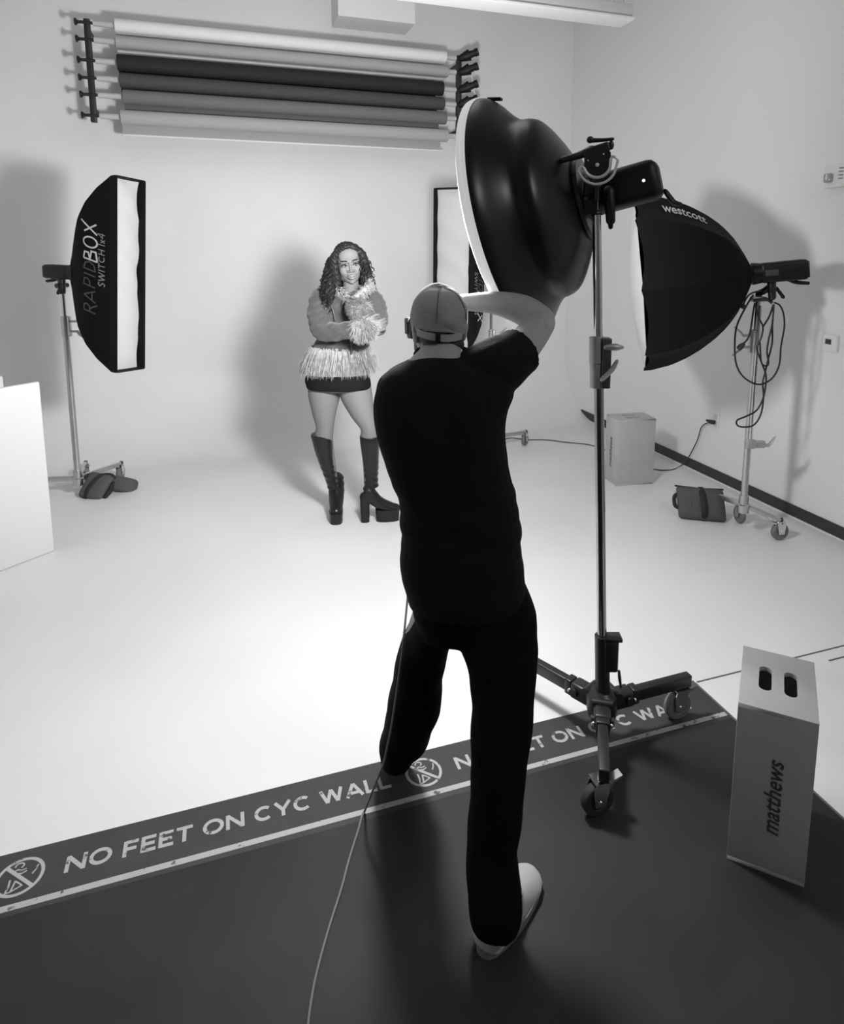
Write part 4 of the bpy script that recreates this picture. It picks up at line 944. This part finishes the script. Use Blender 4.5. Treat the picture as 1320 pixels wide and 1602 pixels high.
# boots
def boot(shaft, foot, heel, plat, lbl):
    mb = MB(); mb.loft(smooth_secs(shaft, 5)); 
    for P_, r_, fl_ in foot: mb.limb(P_, r_, 16, 5, flat=fl_, ref=EZ)
    def post(co, no):
        z_ = co[:, 2]; k_ = np.exp(-((z_-.26)/.10)**2)
        return co+no*(.0025*k_*np.sin(z_*150+(co@RT)*60))[:, None]
    b = fuse('boot', mb, BOOT, wo, .0045, 3, post=post, label=lbl)
    for nm, poly, z0, z1, sc_ in (heel, plat):
        m2 = MB(); c_ = sum(poly)/len(poly); rings = []
        for zz, q in ((z0, sc_), (z0+.004, sc_), ((z0+z1)/2, (1+sc_)/2), (z1, 1.0)): rings.append([V(*(c_+(p-c_)*q)[:2], zz) for p in poly])
        m2.loft(rings); build(nm, m2, BOOT, b)
def oval(c, d, a, b_, n=20, p=2.8):
    d = nrm(V(d[0], d[1], 0)); e = V(-d[1], d[0], 0)
    return [c+d*a*math.copysign(abs(math.cos(t_))**(2/p), math.cos(t_))+e*b_*math.copysign(abs(math.sin(t_))**(2/p), math.sin(t_)) for t_ in np.linspace(0, 2*PI, n, endpoint=False)]
# image left boot, toe towards the camera
toeA = onz(526, 814); dA = nrm(V(*(-HF*.95+RT*.12)[:2], 0)); ankA = W(520, 752, .10)
sA = s_of(toeA)-SW
boot([(486, 520, 679, SW+.05, .072), (489, 520.5, 690, SW+.055, .072), (493, 521.5, 705, SW+.065, .070), (499, 523.5, 722, SW+.08, .064), (506, 526, 740, SW+.09, .056), (511, 528, 752, SW+.10, .050), (513, 530, 762, SW+.10, .052)],
     [([V(*(toeA-dA*.14)[:2], .235), V(*(toeA-dA*.125)[:2], .17), V(*(toeA-dA*.06)[:2], .115), V(*(toeA+dA*.03)[:2], .072)], [.050, .053, .049, .040], .95), ([V(*(toeA-dA*.19)[:2], .15), V(*(toeA-dA*.14)[:2], .14)], [.032, .036], 1)],
     ('heel', oval(toeA-dA*.175, dA, .033, .032), .0, .13, .95), ('platform_sole', oval(toeA, dA, .082, .045), .0, .072, .95), 'black platform boot pointing at the camera')
heB = onz(571, 815); toB = onz(603, 813); dB = nrm(toB-heB)
boot([(562.5, 594, 681, SW+.0, .070), (563.5, 593.5, 692, SW+.0, .070), (566, 592.5, 710, SW+.01, .066), (569, 592, 730, SW+.015, .060), (570.5, 591, 748, SW+.02, .050), (571, 592, 760, SW+.02, .050)],
     [([V(*(heB+dB*.03)[:2], .215), V(*(heB+dB*.045)[:2], .17), V(*(heB+dB*.10)[:2], .115), V(*(heB+dB*.165)[:2], .082), V(*(heB+dB*.20)[:2], .075)], [.042, .045, .043, .040, .034], .95), ([V(*(heB-dB*.0)[:2], .165), V(*(heB+dB*.05)[:2], .15)], [.034, .038], 1)],
     ('heel', oval(heB+dB*.0, dB, .031, .034), .0, .165, .95), ('platform_sole', oval(heB+dB*.148, dB, .080, .046), .0, .080, .95), 'black platform boot seen from the side')

# ------------------------------------------------------------------ the photographer
ph = thing('person', 'photographer in grey cap, black t-shirt and black trousers, seen from behind with arms raised', 'person', V(.66, 1.72, 0))
hs = 1.88
mb = MB()
hc = S(686, 512, hs)
py_ = nrm(HF*.96-RT*.28-EZ*.10); px_ = nrm(np.cross(py_, EZ)); pz_ = nrm(np.cross(px_, py_))
HP = lambda x, y, z: hc+px_*x*1.0+py_*y+pz_*z      # x to image right, y towards what he looks at
head_shape(mb, lambda x, y, z: HP(-x*.94, y*.94, z*.88-.008))
mb.limb([S(689, 534, hs+.015), S(690, 550, hs-.035), S(692, 563, hs-.055), S(695, 582, hs-.07)], [.052, .058, .063, .075], 20, 4)
mb.limb([S(682, 562, hs-.06), S(674, 580, hs-.07)], [.055, .07], 16, 3)
mb.loft(smooth_secs([(655, 735, 572, 1.80, .06), (630, 770, 592, 1.79, .08), (612, 775, 620, 1.78, .09), (610, 775, 680, 1.77, .10), (620, 785, 760, 1.765, .10), (640, 795, 830, 1.76, .10), (645, 795, 900, 1.755, .10), (665, 800, 955, 1.75, .09)]))
shr, elr, wrr = S(792, 566, 1.80), S(844, 506, 1.97), S(733, 473, 2.07)
mb.limb([shr, S(811, 550, 1.85), S(832, 524, 1.92), elr], [.052, .051, .048, .046], 18, 5)
mb.limb([S(838, 513, 1.93), elr, S(840, 499, 1.98), S(815, 484, 2.01), S(775, 474, 2.04), wrr], [.044, .046, .047, .046, .036, .027], 18, 5)
mb.limb([S(615, 612, 1.80), S(620, 660, 1.90), S(636, 690, 2.00)], [.045, .045, .040], 16, 5); mb.limb([S(632, 690, 2.00), S(655, 610, 2.11), S(668, 545, 2.16)], [.042, .036, .026], 16, 5)
hand(mb, S(728, 470, 2.08), -RT*.85-EZ*.12+HF*.22, -EZ*.9+HF*.1, HF, 1.05, .45)
hand(mb, S(668, 542, 2.165), EZ*.75+RT*.35+HF*.2, EZ*.6+HF*.4-RT*.1, -RT, 1.05, .45)
mb.limb([S(682, 965, 1.79), S(655, 1035, 1.86), S(645, 1105, 1.925), S(631, 1160, 1.99), S(622, 1190, 2.05)], [.07, .062, .055, .045, .040], 16, 4)
mb.limb([S(768, 965, 1.74), S(786, 1090, 1.65), S(778, 1250, 1.57), S(772, 1440, 1.49)], [.072, .066, .055, .042], 16, 4)
build_body = fuse('body', mb, SKINM, ph, .0042, 3)
# hair at the nape
A_ = np.column_stack([px_, py_, pz_])
mb = MB().ell(HP(0, -.018, .000), (.0725, .076, .066), A_, 24, 16).ell(HP(0, -.048, -.048), (.060, .040, .034), A_, 20, 12)
fuse('hair', mb, HAIRM, ph, .005, 2)
# cap: dome, strap, bill
tl = math.radians(14); cy_ = py_*math.cos(tl)+pz_*math.sin(tl); cz_ = pz_*math.cos(tl)-py_*math.sin(tl)
CP = lambda x, y, z: hc+pz_*.026-py_*.006+px_*x+cy_*y+cz_*z
Ac_ = np.column_stack([px_, cy_, cz_])
mb = MB(); rings = []
for k in range(17):
    th_ = -.30+(PI/2-.02+.30)*k/16; c_ = math.cos(max(th_, -.08))**.78; r_ = []
    for j in range(48):
        a = 2*PI*j/48; pn = 1-.012*abs(math.cos(3*a))**12*math.cos(th_)
        arch = max(0, math.cos((a+PI/2)*1.0))**10*.010 if k == 0 else (max(0, math.cos(a+PI/2))**10*.007 if k == 1 else 0)
        zz = .090*math.sin(th_)*(1.0+.10*max(0, math.sin(a))*max(0, math.sin(th_)))
        r_.append(CP(.0795*c_*pn*math.cos(a), .101*c_*pn*math.sin(a), zz+arch))
    rings.append(r_)
mb.loft(rings, True); mb.f = mb.f[:-2]+[mb.f[-1]]
sub = bpy.data.objects.new('t', raw_mesh(mb)); COL.objects.link(sub); sub.modifiers.new('s', 'SUBSURF').levels = 1; sub.modifiers.new('k', 'SOLIDIFY').thickness = .003
me2 = bpy.data.meshes.new_from_object(sub.evaluated_get(bpy.context.evaluated_depsgraph_get())); bpy.data.objects.remove(sub)
co = np.array([v.co[:] for v in me2.vertices]); no = np.array([v.normal[:] for v in me2.vertices]); l = (co-CP(0, 0, 0))@Ac_
co = co+no*(.0018*np.sin(l[:, 0]*70+l[:, 2]*38+1.3*np.sin(l[:, 2]*40))*np.clip(1-l[:, 2]/.09, 0, 1)+.001*np.sin(l[:, 2]*120-l[:, 0]*45))[:, None]
for v, q in zip(me2.vertices, co): v.co = Vector(q)
cap = to_obj('cap', me2, CAPM, ph, True)
strap_pt = lambda a, z, o_=0: CP((.0805+o_)*math.cos(a), (.102+o_)*math.sin(a), z)
bs = lambda a: -.0305+.004*abs(math.cos(a))
ref_ = cz_
def band_strip(a0, a1, zf, w_, o_, n=28):
    m_ = MB(); R_ = []
    for a in np.linspace(a0, a1, n):
        R_.append([strap_pt(a, zf(a)-w_/2, o_), strap_pt(a, zf(a)+w_/2, o_), strap_pt(a, zf(a)+w_/2, o_-.003), strap_pt(a, zf(a)-w_/2, o_-.003)])
    return m_.loft(R_)
build('cap_strap', band_strip(-PI/2-1.15, -PI/2+.55, bs, .020, .0015), CAPL, cap)
build('strap_buckle', MB().box(strap_pt(-PI/2-.36, bs(-PI/2-.36), .002), (.014, .009, .025), Ac_, bev=.002), BLACK, cap)
build('cap_opening', band_strip(-PI/2-1.0, -PI/2-.1, lambda a: -.0165, .006, .0005), HAIRM, cap)
for a0_, a1_ in ((-2.0, -1.7), (-.75, -.5)):
    build('panel_seam', MB().tube([CP(.0805*math.cos(t_)**.78*math.cos(a0_), .102*math.cos(t_)**.78*math.sin(a0_), .0905*math.sin(t_)*(1.0+.10*max(0, math.sin(a0_))*math.sin(t_))) for t_ in np.linspace(.1, 1.5, 14)], .0012, 6), mat('cap_seam', .09, .8), cap)
build('cap_button', MB().ell(CP(0, 0, .091), (.008, .008, .004), Ac_), CAPM, cap)
build('bill', MB().loft([[CP(.074*math.cos(a)*(.95+.05*q), .060+.105*q*math.sin(a)*.8, -.012-.010*q*math.sin(a)-h-.022*abs(math.cos(a))*q*.5) for a in np.linspace(0, PI, 20)] for q, h in ((.3, 0), (1.0, 0), (1.0, .003), (.3, .003))], False), CAPM, cap)
# t-shirt
mb = MB(); mb.loft(smooth_secs([(654, 730, 556, 1.81, .062), (640, 748, 562, 1.805, .080), (612, 785, 578, 1.80, .105), (594, 800, 596, 1.795, .120), (585, 802, 616, 1.79, .128), (583, 795, 640, 1.785, .132), (590, 791, 680, 1.78, .134), (605, 796, 730, 1.775, .130), (621, 806, 772, 1.77, .128), (626, 813, 805, 1.765, .130), (627, 815, 850, 1.76, .134), (626, 819, 888, 1.755, .136), (634, 822, 918, 1.75, .134), (640, 823, 940, 1.75, .13)], 5))
mb.limb([S(618, 612, 1.80), S(618, 632, 1.85), S(622, 658, 1.90)], [.056, .060, .058], 18, 4)
mb.tube(catmull([S(745, 592, 1.80), S(778, 574, 1.805), S(814, 549, 1.86)], 6), np.linspace(.084, .071, 13), 24)
mb.limb([S(728, 575, 1.805), S(762, 560, 1.81), S(782, 550, 1.82)], [.046, .050, .048], 18, 4)
def tpost(co, no):
    l = (co-S(710, 800, 1.77)); x = l@RT; z_ = l[:, 2]; k_ = np.exp(-((z_+.02)/.13)**2)
    f_ = .0022*k_*np.sin(z_*62+x*24)+.0014*k_*np.sin(z_*113-x*31)+.003*np.sin(x*40+z_*22)*np.exp(-((z_-.33)/.12)**2)
    return co+no*f_[:, None]
ts = fuse('t_shirt', mb, TSHIRT, ph, .0055, 4, post=tpost)
ax_ = nrm(S(812, 552, 1.84)-S(780, 566, 1.81))
build('neck_band', MB().tube([S(692, 557, 1.83)+RT*.072*math.cos(a)+HF*.066*math.sin(a)+EZ*(.006+.012*math.sin(a)) for a in np.linspace(0, 2*PI, 30, endpoint=False)], .009, 8, closed=True), TSHIRT, ts)
# trousers
mb = MB()
mb.loft(smooth_secs([(636, 818, 905, 1.755, .118), (640, 826, 925, 1.75, .122), (645, 835, 945, 1.75, .126), (650, 838, 965, 1.75, .125), (655, 834, 985, 1.75, .11)], 4))
mb.loft(smooth_secs([(700, 838, 960, 1.735, .120), (706, 838, 985, 1.725, .116), (718, 841, 1008, 1.70, .110), (727, 840, 1030, 1.685, .104), (734, 837, 1070, 1.66, .098), (738, 834, 1105, 1.64, .094), (737, 829, 1150, 1.615, .092), (736, 823, 1200, 1.59, .090), (734, 817, 1260, 1.565, .087), (731, 809, 1315, 1.545, .084), (729, 812, 1360, 1.525, .088), (730, 817, 1388, 1.505, .088), (731, 817, 1414, 1.495, .086), (735, 810, 1434, 1.49, .078)], 5))
mb.loft(smooth_secs([(650, 720, 962, 1.78, .110), (637, 708, 985, 1.81, .106), (628, 703, 1005, 1.84, .10), (619, 697, 1035, 1.86, .095), (612, 692, 1070, 1.89, .092), (606, 689, 1105, 1.92, .090), (600, 678, 1135, 1.96, .088), (595, 667, 1160, 1.99, .086), (594, 655, 1174, 2.03, .080), (598, 642, 1188, 2.06, .074)], 5))
def ppost(co, no):
    z_ = co[:, 2]; x = co@RT; f_ = .0016*np.sin(z_*23+x*38)+.0010*np.sin(z_*61-x*50); return co+no*f_[:, None]
fuse('trousers', mb, PANTS, ph, .0055, 5, post=ppost)
# shoes
def shoe(heel, toe, label):
    d = nrm(toe-heel); e = V(-d[1], d[0], 0); Lg = float(np.linalg.norm(toe-heel)); mb = MB(); rings = []
    for q, hw, hh in ((0.0, .010, .030), (.012, .024, .048), (.035, .034, .062), (.08, .042, .076), (.2, .044, .088), (.35, .045, .090), (.5, .049, .080), (.65, .055, .066), (.8, .057, .056), (.92, .047, .048), (.98, .028, .038), (1.0, .012, .028)):
        c_ = heel+d*Lg*q; r_ = []
        for j in range(24):
            a = 2*PI*j/24; z_ = math.sin(a); r_.append(c_+e*hw*math.copysign(abs(math.cos(a))**.8, math.cos(a))*(1 if z_ < 0 else 1-.25*z_)+EZ*(.016+(hh-.016)*max(0, z_)**.9 if z_ > 0 else .016))
        rings.append(r_)
    mb.loft(rings); s_ = fuse('shoe', mb, SHOE, ph, .0045, 5, label=label)
    build('sole', MB().loft([[V(*(heel+d*Lg*(.5+.515*math.cos(a))+e*(.052+.008*math.cos(a)+.002)*math.copysign(abs(math.sin(a))**.75, math.sin(a)))[:2], zz) for a in np.linspace(0, 2*PI, 36, endpoint=False)] for zz in (.0005, .003, .018, .021)]), SOLE, s_)
    mb = MB()
    for sg in (-1, 1): mb.limb([heel+d*Lg*.40+e*.034*sg+EZ*.072, heel+d*Lg*.52+e*.032*sg+EZ*.070, heel+d*Lg*.60+e*.020*sg+EZ*.066], [.004, .005, .004], 8, 3)
    build('gore_seam', mb, mat('shoe_seam', .25, .8), s_)
hR = onz(755, 1497); tR = onz(833, 1366); tR = hR+(tR-hR)*.985
shoe(hR, tR, 'pale slip-on shoe on the near foot')
hL = onz(615, 1196); shoe(hL+HF*.01+RT*.005, hL+HF*.245+RT*.085, 'shoe on the far foot, mostly under the trouser leg')
# camera in front of his face
cc = HP(.012, .178, -.012)
cm = thing('camera', 'black camera with flash trigger held upright to the photographer\'s face', 'camera', cc)
Ac = np.column_stack([px_, py_, pz_])
build('camera_body', MB().box(cc, (.078, .055, .135), Ac, bev=.010), BLACK, cm)
build('lens', MB().lathe([(0, 0), (0, .036), (.03, .037), (.032, .039), (.06, .039), (.062, .034), (.05, .0)], cc+py_*.025, py_, 28), BLACK, cm)
build('viewfinder', MB().box(cc-px_*.045-py_*.006, (.03, .06, .05), Ac, bev=.006), BLACK, cm)
tg = S(638.5, 510, s_of(cc)); 
tr_ = build('flash_trigger', MB().box(tg+px_*.020, (.055, .045, .052), Ac, bev=.005), BLACK, cm)
build('trigger_screen', MB().box(tg+px_*.022-py_*.0235, (.030, .002, .038), Ac, bev=.0008), mat('screen_grey', .22, .3), tr_)
# tether lead from the camera down to the floor
pts = [cc-pz_*.075, S(668, 640, 2.02), S(652, 800, 1.945), S(641, 900, 1.90), S(637, 940, 1.86), S(630, 1010, 1.78), S(622, 1070, 1.78), S(613, 1130, 1.80), S(606, 1165, 1.80), S(600, 1193, 1.80), S(591, 1217, 1.81), S(581, 1242, 1.83)]
pts += [onz(570, 1270, .004), onz(559, 1303, .004), onz(546, 1345, .004), onz(534, 1390, .004), onz(515, 1450, .004), onz(497, 1515, .004), onz(486, 1570, .004), onz(478, 1640, .004), onz(470, 1720, .004)]
tl_ = catmull(pts, 8); tl_[:, 2] = np.maximum(tl_[:, 2], .0045)
tag(build('tether_lead', MB().tube(tl_, .0034, 8), CABLEG), 'thin grey tether lead trailing from the camera across the dark floor', 'cord')
